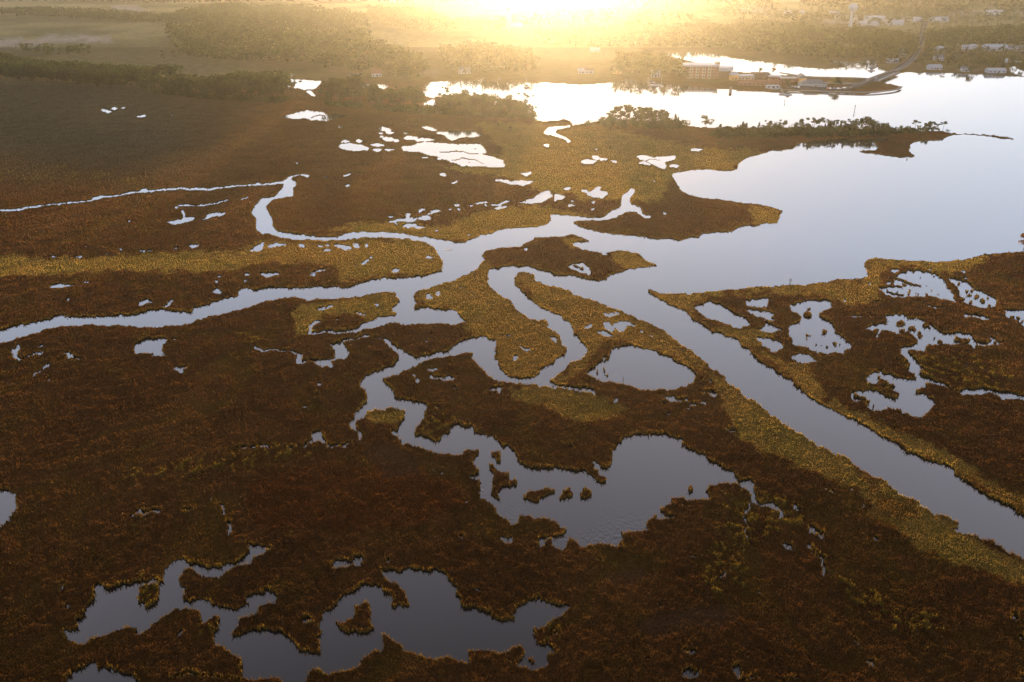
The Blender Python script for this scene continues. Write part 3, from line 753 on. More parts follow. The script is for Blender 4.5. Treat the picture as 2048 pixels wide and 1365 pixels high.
Vg = np.stack([np.stack([gx-cx, gy-sx, gh-.12], -1), np.stack([gx+cx, gy+sx, gh-.12], -1),
               np.stack([gx+cx*.7+ln, gy+sx*.7+ln2, gh+hgt], -1), np.stack([gx-cx*.8+ln, gy-sx*.8+ln2, gh+hgt*rng.uniform(.6, 1, n)], -1)], 1).reshape(-1, 3)
me = np_mesh('marsh_grass', Vg, np.arange(4*n).reshape(-1, 4), grass_material())
at = me.color_attributes.new('plant', 'FLOAT_COLOR', 'POINT')
cc = np.concatenate([cc*((1.0+.7*g[ri, ci])*(.82+.45*np.clip((dd-170)/300, 0, 1)))[:, None], np.ones((n, 1))], 1).astype(np.float32)  # tufts painted lighter in gold zones and with distance, as if sunlit
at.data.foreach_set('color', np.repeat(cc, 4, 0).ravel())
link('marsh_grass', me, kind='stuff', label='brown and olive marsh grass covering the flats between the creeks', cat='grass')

# ------------------------------------------------------------------ water: one sheet at sea level
def water_material():
    m, nt, out = mat('river_water')
    geo = N(nt, 'ShaderNodeNewGeometry').outputs['Position']
    mp = N(nt, 'ShaderNodeMapping'); mp.inputs['Scale'].default_value = (.7, .35, 1); nt.links.new(geo, mp.inputs[0])
    n = N(nt, 'ShaderNodeTexNoise', Scale=.35, Detail=4); nt.links.new(mp.outputs[0], n.inputs['Vector'])
    n2 = N(nt, 'ShaderNodeTexNoise', Scale=.012, Detail=3); nt.links.new(mp.outputs[0], n2.inputs['Vector'])
    mr = N(nt, 'ShaderNodeMapRange'); mr.inputs[1].default_value = .4; mr.inputs[2].default_value = .65; mr.inputs[3].default_value = .02; mr.inputs[4].default_value = .10
    nt.links.new(n2.outputs['Fac'], mr.inputs[0])
    bp = N(nt, 'ShaderNodeBump', Distance=.12); nt.links.new(mr.outputs[0], bp.inputs['Strength']); nt.links.new(n.outputs['Fac'], bp.inputs['Height'])
    prev = bp
    for (px_, py_, rx, ry) in ((1031, 1032, 5.5, 9), (1190, 1078, 16, 5), (1262, 1050, 12, 8), (965, 985, 4, 9)):   # wind ripples at the lee shore
        q = G(px_, py_, 0)
        mp2 = N(nt, 'ShaderNodeMapping'); mp2.inputs['Location'].default_value = (-q.x/rx, -q.y/ry, 0); mp2.inputs['Scale'].default_value = (1/rx, 1/ry, 0)
        nt.links.new(geo, mp2.inputs[0]); gr = N(nt, 'ShaderNodeTexGradient', gradient_type='SPHERICAL'); nt.links.new(mp2.outputs[0], gr.inputs[0])
        nr = N(nt, 'ShaderNodeTexNoise', Scale=2.6, Detail=2); nt.links.new(mp.outputs[0], nr.inputs['Vector'])
        b2 = N(nt, 'ShaderNodeBump', Distance=.5); gm = N(nt, 'ShaderNodeMath', operation='MULTIPLY'); gm.inputs[1].default_value = .17; nt.links.new(gr.outputs['Fac'], gm.inputs[0]); nt.links.new(gm.outputs[0], b2.inputs['Strength']); nt.links.new(nr.outputs['Fac'], b2.inputs['Height'])
        nt.links.new(prev.outputs[0], b2.inputs['Normal']); prev = b2
    bp = prev
    b = N(nt, 'ShaderNodeBsdfPrincipled', Roughness=.06, IOR=WATER_IOR); b.inputs['Base Color'].default_value = (.012, .011, .012, 1)
    nt.links.new(bp.outputs[0], b.inputs['Normal']); nt.links.new(b.outputs[0], out.inputs[0])
    return m
s = 45000
link('water', np_mesh('water', [(-s, -3000, 0), (s, -3000, 0), (s, s, 0), (-s, s, 0)], [(0, 1, 2, 3)], water_material()), kind='structure')
# ------------------------------------------------------------------ trees
def leaf_mat(name, col, tcol, hue=.25):
    m, nt, out = mat(name)
    geo = N(nt, 'ShaderNodeNewGeometry'); oi = N(nt, 'ShaderNodeObjectInfo')
    mr = N(nt, 'ShaderNodeMapRange'); mr.inputs[3].default_value = .5; mr.inputs[4].default_value = 1.5
    nt.links.new(geo.outputs['Random Per Island'], mr.inputs[0])
    c = N(nt, 'ShaderNodeRGB'); c.outputs[0].default_value = (*col, 1)
    t = N(nt, 'ShaderNodeRGB'); t.outputs[0].default_value = (*tcol, 1)
    res = []
    for s in (c, t):
        a = N(nt, 'ShaderNodeVectorMath', operation='SCALE'); nt.links.new(s.outputs[0], a.inputs[0]); nt.links.new(mr.outputs[0], a.inputs['Scale'])
        res.append(noise_col(nt, a.outputs[0], .085, .45, 1.6, 2, geo.outputs['Position']))
    d = N(nt, 'ShaderNodeBsdfDiffuse'); tr = N(nt, 'ShaderNodeBsdfTranslucent')
    nt.links.new(res[0], d.inputs[0]); nt.links.new(res[1], tr.inputs[0])
    mx = N(nt, 'ShaderNodeMixShader'); mx.inputs[0].default_value = .45
    nt.links.new(d.outputs[0], mx.inputs[1]); nt.links.new(tr.outputs[0], mx.inputs[2]); nt.links.new(mx.outputs[0], out.inputs[0])
    return m
PINE = leaf_mat('pine_needles', (.014, .025, .009), (.066, .080, .016))
LEAF = leaf_mat('broad_leaves', (.018, .026, .009), (.085, .086, .016))
RUST = leaf_mat('autumn_leaves', (.16, .07, .025), (.30, .12, .03))
BARK = simple('bark', (.10, .075, .055), .9, 2.0, .6, 1.3, .1)
def crown_arrays(kind, seed, n, size, h=1.0):
    """leaf quads of a crown for a tree of height 1: kinds umbrella, tall, round, cone, bush"""
    r = np.random.default_rng(seed)
    if kind == 'umbrella': blobs = [(r.normal(0, .16), r.normal(0, .16), r.uniform(.68, .95), r.uniform(.08, .14), .045) for _ in range(9)]
    elif kind == 'tall': blobs = [(r.normal(0, .09), r.normal(0, .09), z, .17*(1.15-abs(z-.62)), .10) for z in np.linspace(.34, .93, 9)]
    elif kind == 'round': blobs = [(r.normal(0, .15), r.normal(0, .15), r.uniform(.34, .84), r.uniform(.12, .20), .12) for _ in range(10)]
    elif kind == 'cone': blobs = [(r.normal(0, .03), r.normal(0, .03), z, .25*(1.0-z)+.03, .07) for z in np.linspace(.12, .95, 9)]
    elif kind == 'sparse': blobs = [(r.normal(0, .17), r.normal(0, .17), r.uniform(.45, .95), r.uniform(.06, .11), .06) for _ in range(10)]
    else: blobs = [(r.normal(0, .28), r.normal(0, .28), r.uniform(.25, .7), r.uniform(.2, .34), .26) for _ in range(6)]
    b = np.array(blobs); k = r.integers(0, len(b), n)
    p = r.normal(0, 1, (n, 3)); p /= np.linalg.norm(p, axis=1)[:, None]
    p *= (r.uniform(.35, 1.05, n)**.6)[:, None]
    c = b[k, :3]+p*np.stack([b[k, 3], b[k, 3], b[k, 4]], -1)
    c[:, 2] = np.clip(c[:, 2], .05, 1.0)
    u = r.normal(0, 1, (n, 3)); u /= np.linalg.norm(u, axis=1)[:, None]
    w = np.cross(u, r.normal(0, 1, (n, 3))); w /= np.linalg.norm(w, axis=1)[:, None]
    s = size*r.uniform(.6, 1.35, n)[:, None]
    Vv = np.stack([c-u*s, c-w*s*.7, c+u*s, c+w*s*.7], 1).reshape(-1, 3)
    return Vv, np.arange(4*n).reshape(-1, 4), b
def trunk_mb(kind, seed, b):
    r = random.Random(seed); mb = MB()
    top = {'umbrella': .86, 'tall': .93, 'round': .7, 'cone': .95, 'sparse': .9}.get(kind, .4)
    lean = (r.uniform(-.03, .03), r.uniform(-.03, .03))
    pts = [(lean[0]*t*2, lean[1]*t*2, t*top) for t in (0, .3, .6, .85, 1)]
    mb.tube(pts, [.020, .015, .012, .008, .003], 6)
    for q in list(b)[:6]:
        z = max(.15, q[2]-.16); mb.tube([(lean[0]*z*2, lean[1]*z*2, z), tuple(q[:3])], [.007, .003], 4)
    return mb
PROTO = {}
def proto(kind, seed, material, n=700, size=.036):
    key = (kind, seed, material.name)
    if key not in PROTO:
        Vv, Ff, b = crown_arrays(kind, seed, n, size)
        cm = np_mesh('crown_'+kind, Vv, Ff, material)
        t = trunk_mb(kind, seed, b); tm = bpy.data.meshes.new('trunk_'+kind); tm.from_pydata(t.v, [], t.f); tm.materials.append(BARK)
        PROTO[key] = (cm, tm)
    return PROTO[key]
NTREE = [0]
def tree(px, py, hgt, kind, label, group=None, name='pine_tree', cat='tree', material=None, seed=None, wid=1.0):
    material = material or PINE
    cm, tm = proto(kind, (seed if seed is not None else random.randrange(4)), material)
    p = G(px, py); o = empty(name, (p.x, p.y, LAND-.2), random.uniform(0, 6.28), label=label, cat=cat, group=group)
    o.scale = (hgt*wid, hgt*wid, hgt)
    link('crown', cm, o); link('trunk', tm, o); NTREE[0] += 1
    return o
def interp(line, x): return float(np.interp(x, [a for a, b in line], [b for a, b in line]))
ORD = lambda n: str(n)+({1: 'st', 2: 'nd', 3: 'rd'}.get(n % 10, 'th') if n % 100 not in (11, 12, 13) else 'th')
KN = {'umbrella': 'flat topped pine', 'tall': 'tall slim pine', 'round': 'round crowned tree', 'cone': 'dark pointed cedar', 'sparse': 'thin open pine', 'bush': 'low bush'}
def row(items, where, group, ref, mats=None):
    """items (px, py, height, kind) sorted left to right; ref says from which end they are counted"""
    items = sorted(items); cnt = {}
    for it in items:
        k = it[3]; cnt[k] = cnt.get(k, 0)+1
        tree(it[0], it[1], it[2], k, f"{KN[k]}, {ORD(cnt[k])} such from the left {where}", group,
             name={'round': 'broadleaf_tree', 'bush': 'bush', 'cone': 'cedar_tree'}.get(k, 'pine_tree'), cat='bush' if k == 'bush' else 'tree',
             material=(mats or {}).get(k), wid=it[4] if len(it) > 4 else 1.0)
rd = random.Random(3)
def A3(u, v): return 1448+u*.29297, v*.29297
def A2(u, v): return 1000+u*.29297, v*.29297
# spit trees: measured crowns (tile px x, crown top, kind)
spit = [(-30, 850, 'tall'), (40, 862, 'round'), (90, 855, 'cone'), (130, 848, 'tall'), (180, 868, 'bush'), (235, 838, 'cone'), (270, 850, 'round'), (305, 830, 'umbrella'), (345, 850, 'round'), (375, 840, 'tall'), (405, 828, 'umbrella'), (440, 862, 'cone'), (485, 842, 'tall'), (525, 822, 'tall'), (570, 840, 'round'), (610, 802, 'sparse'), (640, 815, 'umbrella'), (680, 850, 'cone'), (715, 818, 'round'), (750, 822, 'sparse'), (790, 838, 'cone'), (820, 822, 'round'), (862, 820, 'round'), (890, 822, 'tall'), (930, 812, 'sparse'), (958, 797, 'round'), (985, 815, 'round'), (1018, 835, 'cone'), (1050, 842, 'round'), (1078, 835, 'round'), (1108, 850, 'cone'), (1160, 872, 'bush'), (1205, 858, 'round'), (1240, 878, 'bush'), (1302, 828, 'umbrella'), (1370, 845, 'umbrella'), (1395, 838, 'tall'), (1420, 838, 'umbrella'), (1455, 850, 'umbrella'), (1492, 836, 'umbrella'), (1525, 884, 'bush')]
items = []
for u, v, k in spit:
    x, top = A3(u, v); base = 905 - (8 if u > 1200 else 0) + rd.uniform(-8, 10); by = base*.29297
    hh = (by-top)*mpp(x, by)*1.02
    items.append((x, by, max(hh, 3), k, {'umbrella': 1.15, 'round': 1.1}.get(k, 1)))
for j in range(46):
    u = rd.uniform(-60, 1120); by = (rd.uniform(905, 945))*.29297; x = A3(u, 0)[0]
    items.append((x, by, rd.uniform(5, 9), rd.choice(['round', 'bush', 'cone', 'bush']), 1.25))
row(items, 'along the long river spit', 'trees along the river spit', 'its landward end')
x, y = A2(1405, 878); tree(x, y, 11.5, 'round', 'lone round crowned tree standing apart at the landward end of the spit row', seed=1)
# point with bare limbed trees
pt = [(600, 810, 'bush'), (700, 790, 'round'), (750, 765, 'round'), (775, 745, 'umbrella'), (820, 722, 'sparse'), (860, 718, 'sparse'), (880, 722, 'umbrella'), (930, 745, 'sparse'), (965, 718, 'round'), (990, 735, 'sparse'), (1010, 730, 'sparse'), (1040, 740, 'round'), (1070, 755, 'sparse'), (1100, 752, 'tall'), (1125, 765, 'tall'), (1150, 800, 'sparse'), (1190, 782, 'cone'), (1215, 800, 'cone'), (1240, 818, 'cone')]
items = []
for u, v, k in pt:
    x, top = A2(u, v); by = (862+rd.uniform(-8, 14))*.29297; items.append((x, by, max((by-top)*mpp(x, by), 3), k, 1.1))
for j in range(34):
    u = rd.uniform(670, 1240); by = rd.uniform(850, 885)*.29297; items.append((A2(u, 0)[0], by, rd.uniform(5, 8), rd.choice(['bush', 'round', 'bush']), 1.3))
row(items, 'on the hazy point under the sun', 'trees on the hazy point', 'the left end of the point')
# clump left of the point
items = []
for j in range(40):
    x = 868+(j+.5)/40*198+rd.uniform(-4, 4); top = interp([(865, 200), (885, 186), (915, 178), (960, 181), (985, 190), (1030, 187), (1045, 196), (1060, 205), (1072, 215)], x)
    by = interp([(865, 210), (900, 222), (980, 226), (1072, 232)], x)+rd.uniform(-4, 8)
    items.append((x, by, max(5, (by-top)*mpp(x, by)*rd.uniform(.7, 1)), rd.choice(['round', 'sparse', 'tall', 'umbrella', 'round']), 1.15))
for (u, v) in ((1345, 612), (1880, 650)):
    x = 500+u*.29297; items.append((x, (v+52)*.29297+2, 11, 'sparse', 1.1))
row(items, 'in the glowing riverside grove', 'trees of the glowing riverside grove', 'the left end of the grove')
items = []
for j in range(62):
    x = 652+(j+.5)/62*195+rd.uniform(-3, 3); x += 14 if 726 < x < 742 else 0; top = interp([(630, 176), (650, 163), (685, 154), (720, 156), (745, 164), (760, 175), (775, 178), (800, 174), (830, 172), (848, 185)], x)
    by = interp([(630, 200), (700, 212), (790, 220), (850, 218)], x)+rd.uniform(-12, 2)
    items.append((x, by, max(6, (by-top)*mpp(x, by)*rd.uniform(.8, 1.02)), rd.choice(['umbrella', 'tall', 'tall', 'sparse', 'round']), 1.0))
row(items, 'in the pine grove left of the river', 'pines of the middle grove', 'the left end of the grove')
# front row of the left belt
items = []
for j in range(74):
    x = (j+.5)/74*592+rd.uniform(-3, 3)
    by = interp([(0, 163), (80, 166), (200, 180), (400, 196), (500, 200), (560, 200), (612, 190)], x)+rd.uniform(-3, 1)
    items.append((x, by, rd.uniform(13.5, 18.5)*(1.12 if 350 < x < 560 else 1), rd.choice(['tall', 'tall', 'umbrella', 'round', 'sparse']), 1.0))
row(items, 'on the left forest belt edge', 'trees on the front edge of the forest belt', 'the left edge of the picture')
# single trees round the shops and houses
tree(1671, 177, 12.5, 'round', 'orange and green autumn tree beside the parking strip near the shore', name='broadleaf_tree', material=LEAF, seed=2, wid=1.25)
tree(1572, 174, 9, 'round', 'round green tree between the white trailer and the restaurant', name='broadleaf_tree', material=LEAF, seed=1, wid=1.2)
tree(1519, 147, 7, 'round', 'pale olive tree behind the dark roofed shop, left of a rusty tree', name='broadleaf_tree', material=LEAF, seed=0, wid=1.3)
tree(1546, 148, 7.5, 'round', 'rusty orange tree behind the shops, against the lagoon', name='broadleaf_tree', material=RUST, seed=0, wid=1.3)
tree(846, 152, 17, 'round', 'big rounded tree above the left end of the far river', name='broadleaf_tree', material=LEAF, seed=3, wid=1.1)
tree(726, 146, 7, 'round', 'small round tree on the lawn left of the riverside house', name='broadleaf_tree', material=LEAF, seed=3, wid=1.2)
tree(2047, 500, 9, 'round', 'reddish shrubby tree at the right edge of the marsh shore', name='broadleaf_tree', material=RUST, seed=1, wid=1.0)
hs = [(1895, 122), (1905, 128), (1912, 140), (1922, 142), (1945, 132), (1955, 128), (1965, 130), (1832, 132), (1848, 118), (1998, 132), (2002, 140), (1986, 133), (1880, 112), (1893, 110), (1905, 105), (1782, 120), (1790, 118), (1812, 105), (1800, 128), (1770, 128), (1960, 108), (2022, 138), (1930, 143), (1940, 146), (1853, 108), (1860, 120)]
items = [(x, y, rd.uniform(7, 11), 'round', 1.25) for x, y in hs]
row(items, 'among the right waterside houses', 'garden trees among the waterside houses', 'the left', {'round': LEAF})
# ---- woods nobody could count: one mesh each
def woods(name, label, polys, spacing, h0, h1, material=PINE, nleaf=70, size=.062, kinds=('tall', 'umbrella', 'round', 'round')):
    protos = [crown_arrays(kinds[s % len(kinds)], 100+s, nleaf, size)[0] for s in range(8)]
    pts = []
    for P in polys:
        P = np.array(P, float); wx_, wy_ = gnd(P[:, 0], P[:, 1], LAND); W_ = np.stack([wx_, wy_], -1)
        x0, y0 = W_.min(0); x1, y1 = W_.max(0)
        gx, gy = np.meshgrid(np.arange(x0, x1, spacing), np.arange(y0, y1, spacing))
        q = np.stack([gx.ravel(), gy.ravel()], -1)+rng.uniform(-.45, .45, (gx.size, 2))*spacing
        ins = np.zeros(len(q), bool); a = W_; b = np.roll(W_, -1, 0)
        for (ax, ay), (bx, by) in zip(a, b):
            cnd = ((ay > q[:, 1]) != (by > q[:, 1]))
            with np.errstate(divide='ignore', invalid='ignore'):
                ins ^= cnd & (q[:, 0] < (bx-ax)*(q[:, 1]-ay)/(by-ay+1e-12)+ax)
        pts.append(q[ins])
    q = np.concatenate(pts); n = len(q); Vs = []; print(name, n)
    hh = rng.uniform(h0, h1, n)*(.75+.5*fbm(q[:, 0]*.02, q[:, 1]*.012, 3, 3)); an = rng.uniform(0, 6.28, n); w = rng.uniform(.95, 1.35, n)
    keep = fbm(q[:, 0]*.012, q[:, 1]*.008, 9, 3) > .30
    order = rng.integers(0, 8, n)
    for k in range(8):
        s = (order == k) & keep
        if not s.any(): continue
        P = protos[k][None]; c, d = np.cos(an[s])[:, None], np.sin(an[s])[:, None]
        X = (P[..., 0]*c-P[..., 1]*d)*hh[s][:, None]*w[s][:, None]+q[s, 0][:, None]
        Y = (P[..., 0]*d+P[..., 1]*c)*hh[s][:, None]*w[s][:, None]+q[s, 1][:, None]
        Zz = P[..., 2]*hh[s][:, None]+LAND-.2
        Vs.append(np.stack([X, Y, Zz], -1).reshape(-1, 3))
    Vv = np.concatenate(Vs)
    link(name, np_mesh(name, Vv, np.arange(len(Vv)).reshape(-1, 4), material), label=label, cat='woods', kind='stuff')
woods('forest_belt', 'dense dark green pine belt behind the left marsh field', [[(-220, 134), (0, 138), (300, 156), (575, 178), (580, 188), (500, 194), (400, 190), (200, 174), (0, 158), (-220, 152)]], 5.0, 13.5, 18.5)
woods('forest', 'wide pine forest filling the upper left', [[(-250, 40), (60, 36), (215, 44), (330, 50), (350, 92), (345, 120), (600, 136), (730, 150), (850, 128), (740, 100), (735, 40), (640, 22), (430, 16), (330, 40), (215, 30), (60, 26), (-250, 30)],
      [(45, 108), (120, 105), (340, 115), (340, 124), (200, 116), (60, 116)]], 10.5, 12, 18, nleaf=46, size=.075)
woods('hazy_woods', 'hazy dark woods behind the glowing shore under the sun', [[(735, 20), (860, 28), (880, 48), (1000, 45), (1010, 62), (840, 66), (740, 48)], [(880, 110), (950, 100), (1060, 108), (1075, 148), (1000, 156), (900, 150)], [(1235, 128), (1290, 122), (1340, 130), (1372, 145), (1375, 166), (1300, 160), (1228, 156)],
      [(780, 130), (820, 128), (850, 132), (845, 160), (790, 165)]], 9.5, 11, 17, nleaf=50, size=.07, material=LEAF)
woods('far_shore_woods', 'broad dark woods on the far shore below the water tower', [[(1070, 70), (1300, 55), (1450, 58), (1540, 55), (1700, 62), (1835, 74), (1836, 96), (1830, 116), (1760, 122), (1650, 122), (1560, 112), (1400, 98), (1300, 100), (1180, 100), (1080, 92)],
      [(1845, 72), (1900, 66), (2000, 62), (2300, 62), (2300, 98), (2050, 96), (1900, 96), (1850, 110)]], 9.5, 9, 15, material=LEAF, nleaf=46, size=.075, kinds=('round', 'round', 'tall', 'round'))
woods('garden_woods', 'loose garden trees among the houses of the far right shore', [[(1850, 104), (2300, 100), (2300, 146), (1990, 140), (1900, 142), (1830, 138), (1845, 118)], [(1765, 80), (1828, 84), (1818, 116), (1790, 132), (1762, 130)]], 17, 6, 11, material=LEAF, nleaf=60, size=.075, kinds=('round', 'round', 'round', 'tall'))
woods('town_woods', 'street trees and copses round the distant town halls', [[(1560, 24), (2300, 22), (2300, 62), (1850, 58), (1700, 54), (1560, 46)]], 30, 8, 15, material=LEAF, nleaf=50, size=.08, kinds=('round', 'round', 'round', 'tall'))
woods('distant_woods', 'misty broken woods reaching back to the horizon', [[(-300, 2), (300, 10), (700, 6), (1000, 12), (1200, 20), (1560, 26), (1560, 14), (1000, -6), (-300, -16)], [(1440, 40), (1560, 48), (1690, 50), (1690, 42), (1560, 34), (1440, 28)], [(1600, 18), (1740, 28), (1900, 32), (2048, 30), (2300, 26), (2300, -10), (1600, -6)], [(-300, -20), (2400, -18), (2400, -48), (-300, -48)], [(1000, 36), (1280, 30), (1440, 46), (1280, 52), (1050, 60)]], 26, 13, 21, nleaf=34, size=.11, material=LEAF)
woods('undergrowth', 'thick brush filling the foot of the tree lines on spit, point and groves', [
    [A3(-70, 905), A3(300, 908), A3(700, 900), A3(1150, 905), A3(1530, 900), A3(1100, 930), A3(800, 935), A3(300, 945), A3(-70, 945)],
    [A2(650, 850), A2(800, 838), A2(1050, 845), A2(1250, 862), A2(1250, 885), A2(950, 890), A2(660, 872)],
    [(745, 214), (850, 219), (1000, 224), (1074, 232), (1068, 240), (980, 236), (860, 231), (745, 222)], [(652, 206), (725, 213), (725, 220), (652, 213)],
    [(300, 180), (400, 192), (560, 200), (575, 198), (570, 208), (560, 208), (400, 200), (300, 186)]], 3.2, 3.0, 6.5, kinds=('bush', 'bush', 'round', 'bush'), nleaf=60, size=.12, material=LEAF)
print('individual trees', NTREE[0])
# ------------------------------------------------------------------ town
WHITE = simple('white_siding', (.42, .42, .43), .7, .8, .85, 1.1)
PALE = simple('pale_metal_roof', (.36, .38, .43), .45, .3, .85, 1.1)
BRICK = simple('red_brick', (.26, .12, .075), .85, 1.2, .75, 1.2)
TAN = simple('tan_brick', (.42, .33, .24), .85, 1.2, .8, 1.15)
BROWN = simple('brown_shingle', (.10, .065, .045), .85, 1.5, .7, 1.3)
REDROOF = simple('red_brown_roof', (.22, .095, .06), .8, .8, .75, 1.2)
ORANGE = simple('orange_gable_wall', (.65, .36, .12), .7, .8, .85, 1.1)
GREY = simple('grey_shingle', (.17, .17, .18), .8, 1.0, .75, 1.2)
GLASS = simple('window_glass', (.05, .06, .07), .08, .5, .8, 1.2, .8)
WOOD = simple('dock_timber', (.20, .16, .12), .9, 2, .6, 1.3)
ASPH = simple('road_asphalt', (.07, .066, .07), 1, .2, .8, 1.2, 0)
CONC = simple('pale_concrete', (.20, .19, .18), 1, .4, .85, 1.1, 0)
PAINTW = simple('road_paint', (.4, .4, .38), .9, .5, .9, 1.1, 0)
CARM = [simple('car_paint_'+n, c, .3, .5, .95, 1.05, .6) for n, c in (('red', (.40, .05, .04)), ('white', (.75, .75, .75)), ('blue', (.08, .13, .25)), ('black', (.03, .03, .035)))]
TYRE = simple('tyre_rubber', (.02, .02, .02))
SAND = simple('wet_mud', (.22, .17, .12), .5, 1, .7, 1.2)
def windows(root, w, d, floors, fh, n, z0=1.0, face=-1):
    for fl in range(floors):
        for i in range(n):
            x = -w/2+(i+.5)*w/n; ww = min(1.5, w/n*.5)
            MB().box(x-ww/2, x+ww/2, -d/2-.10, -d/2+.1, z0+fl*fh, z0+fl*fh+1.4).build('window', GLASS, root)
def house(px, py, w, d, h, rz, wall, roof, label, name='house', cat='house', hip=0.0, rise=2.4, n=3, floors=1, group=None, chimney=False):
    p = G(px, py); o = empty(name, (p.x, p.y, LAND-.1), R(rz), label=label, cat=cat, group=group)
    MB().box(-w/2, w/2, -d/2, d/2, 0, h).build('wall', wall, o)
    if rise > .5:
        rf = MB().gable(-w/2-.5, w/2+.5, -d/2-.6, d/2+.6, h+.02, h+rise, hip).build('roof', roof, o)
        if chimney: MB().box(w*.2, w*.2+.8, -.4, .4, h+rise*.5, h+rise+.8).build('chimney', BRICK, rf)
    else: MB().box(-w/2-.3, w/2+.3, -d/2-.3, d/2+.3, h+.02, h+.6).build('roof', roof, o)
    windows(o, w, d, floors, 2.9, n)
    MB().box(-.5+w*.07, .5+w*.07, -d/2-.16, -d/2+.1, .1, 2.2).build('door', BROWN, o)
    return o
# four storey brick block with the big pale roof
p = G(1405, 157); o = empty('apartment_building', (p.x, p.y+11, LAND-.1), R(-6), label='four storey brick apartment block with wide pale roof beside the lagoon', cat='building')
MB().box(-20, 18, -11, 11, 0, 12.6).build('wall', BRICK, o)
for x in (-12, -5, 2, 8): MB().box(x-1.6, x+1.6, -11.7, -11, 0, 12.4).build('balcony_bay', TAN, o)
for fl in range(4):
    for x in (-17, -14.5, -8.5, -1.5, 5, 11.5, 14, 16.5): MB().box(x-.7, x+.7, -11.12, -10.8, 1.1+fl*3.1, 2.7+fl*3.1).build('window', GLASS, o)
    for x in (-12, -5, 2, 8): MB().box(x-1.0, x+1.0, -11.85, -11.6, 1.1+fl*3.1, 2.9+fl*3.1).build('window', GLASS, o)
MB().prism([(-22, -9), (-19, -12.6), (19, -12.6), (19, 12), (-14, 12), (-20, 6)], 12.62, 14.2).build('roof', PALE, o)
MB().box(15, 20, -4, 6, 14.22, 16.4).build('stair_tower', TAN, o)
MB().prism([(18.05, -7), (26, -8), (33, -3), (34, 8), (18.05, 11)], 0, 7.6).build('wing', BROWN, o, label='curved lower brown wing at the right end')
MB().prism([(18.1, -8.4), (27, -9.6), (35, -4), (36, 9), (18.1, 12.5)], 7.65, 11.2).build('wing_roof', PALE, o)
house(1369, 150, 12, 8, 4, 10, WHITE, PALE, 'small white annex just left of the brick apartment block', hip=1)
house(1467, 160, 8, 9, 5.5, 0, ORANGE, PALE, 'small yellow fronted house right of the apartment block', hip=1, n=2)
house(1490, 159, 17, 12, 4.2, -4, TAN, PALE, 'long shop with a pale flat roof left of the dark roofed shop', name='shop', cat='shop', rise=.3, n=5)
house(1520, 157, 18, 12, 5.6, -4, BROWN, BROWN, 'tall brown shop with dark box roof in the middle of the row', name='shop', cat='shop', rise=.3, n=5)
house(1547, 160, 14, 11, 4, -4, BRICK, PALE, 'low shop with pale green roof right of the dark roofed shop', name='shop', cat='shop', rise=.3, n=4)
house(1518, 171, 44, 9, 3.6, -3, BRICK, REDROOF, 'long low reddish building nearest the water in the shop row', name='shop', cat='shop', rise=2.2, n=10)
o = house(1545, 177, 13, 4, 2.6, -2, WHITE, WHITE, 'white box trailer parked in front of the long reddish building', name='trailer', cat='trailer', rise=.3, n=3)
house(1574, 163, 17, 9, 3.6, -3, REDROOF, WHITE, 'reddish shed with a bright white roof edge left of the restaurant', name='shed', cat='shed', rise=.3, n=4)
# restaurant: dark hipped roof, white window band, orange gable behind
o = house(1624, 174, 26, 12, 3.6, -2, WHITE, GREY, 'restaurant with dark hipped roof and a white band of windows', name='restaurant', cat='restaurant', hip=7, rise=4.2, n=12)
house(1602, 163, 11, 9, 4, 88, ORANGE, GREY, 'building with an orange gable behind the restaurant', name='building', cat='building', rise=4, n=2)
# houses of the right shore
for a in ((1878, 104, 10, 9, 5.5, 20, 'house with pale lilac roof at the forest edge right of the road', 2, PALE),
          (1876, 121, 11, 8, 5, 0, 'grey house with lit lower windows just below the lilac roofed house', 0, GREY),
          (1868, 139, 15, 9, 3.4, 6, 'wide low house with pale roof on the lawn by the right shore', 0, PALE),
          (1930, 101, 9, 8, 5, -20, 'left one of two white cottages at the forest edge', 0, PALE),
          (1944, 99, 9, 8, 5, 15, 'right one of two white cottages at the forest edge', 0, WHITE),
          (1990, 146, 20, 9, 3.2, -3, 'long low white rowhouse behind the shore at the far right', 0, WHITE),
          (1929, 143, 8, 7, 3.6, 0, 'small grey cottage between shore trees, right of the wide low house', 0, GREY),
          (1805, 92, 9, 8, 5, 10, 'white house highest up the slope left of the road', 0, PALE),
          (1800, 104, 11, 8, 4.5, -10, 'white house halfway up the slope left of the road', 0, WHITE),
          (1803, 113, 10, 8, 4, 0, 'white house lowest on the slope left of the road', 0, GREY),
          (1784, 126, 14, 7, 3.2, -4, 'low tan house beside the lagoon landing', 0, WHITE)):
    house(a[0], a[1], a[2], a[3], a[4], a[5], WHITE, a[8], a[6], hip=a[7], chimney=a[2] > 10, n=4, floors=2 if a[4] >= 5 else 1)
o = house(1988, 101, 30, 16, 5.5, -2, WHITE, PALE, 'large blue grey warehouse at the forest edge on the far right', name='warehouse', cat='warehouse', rise=3, n=8)
house(2024, 101, 26, 12, 4, -2, PALE, GREY, 'long grey shed joined to the right side of the warehouse', name='shed', cat='shed', rise=2.6, n=6)
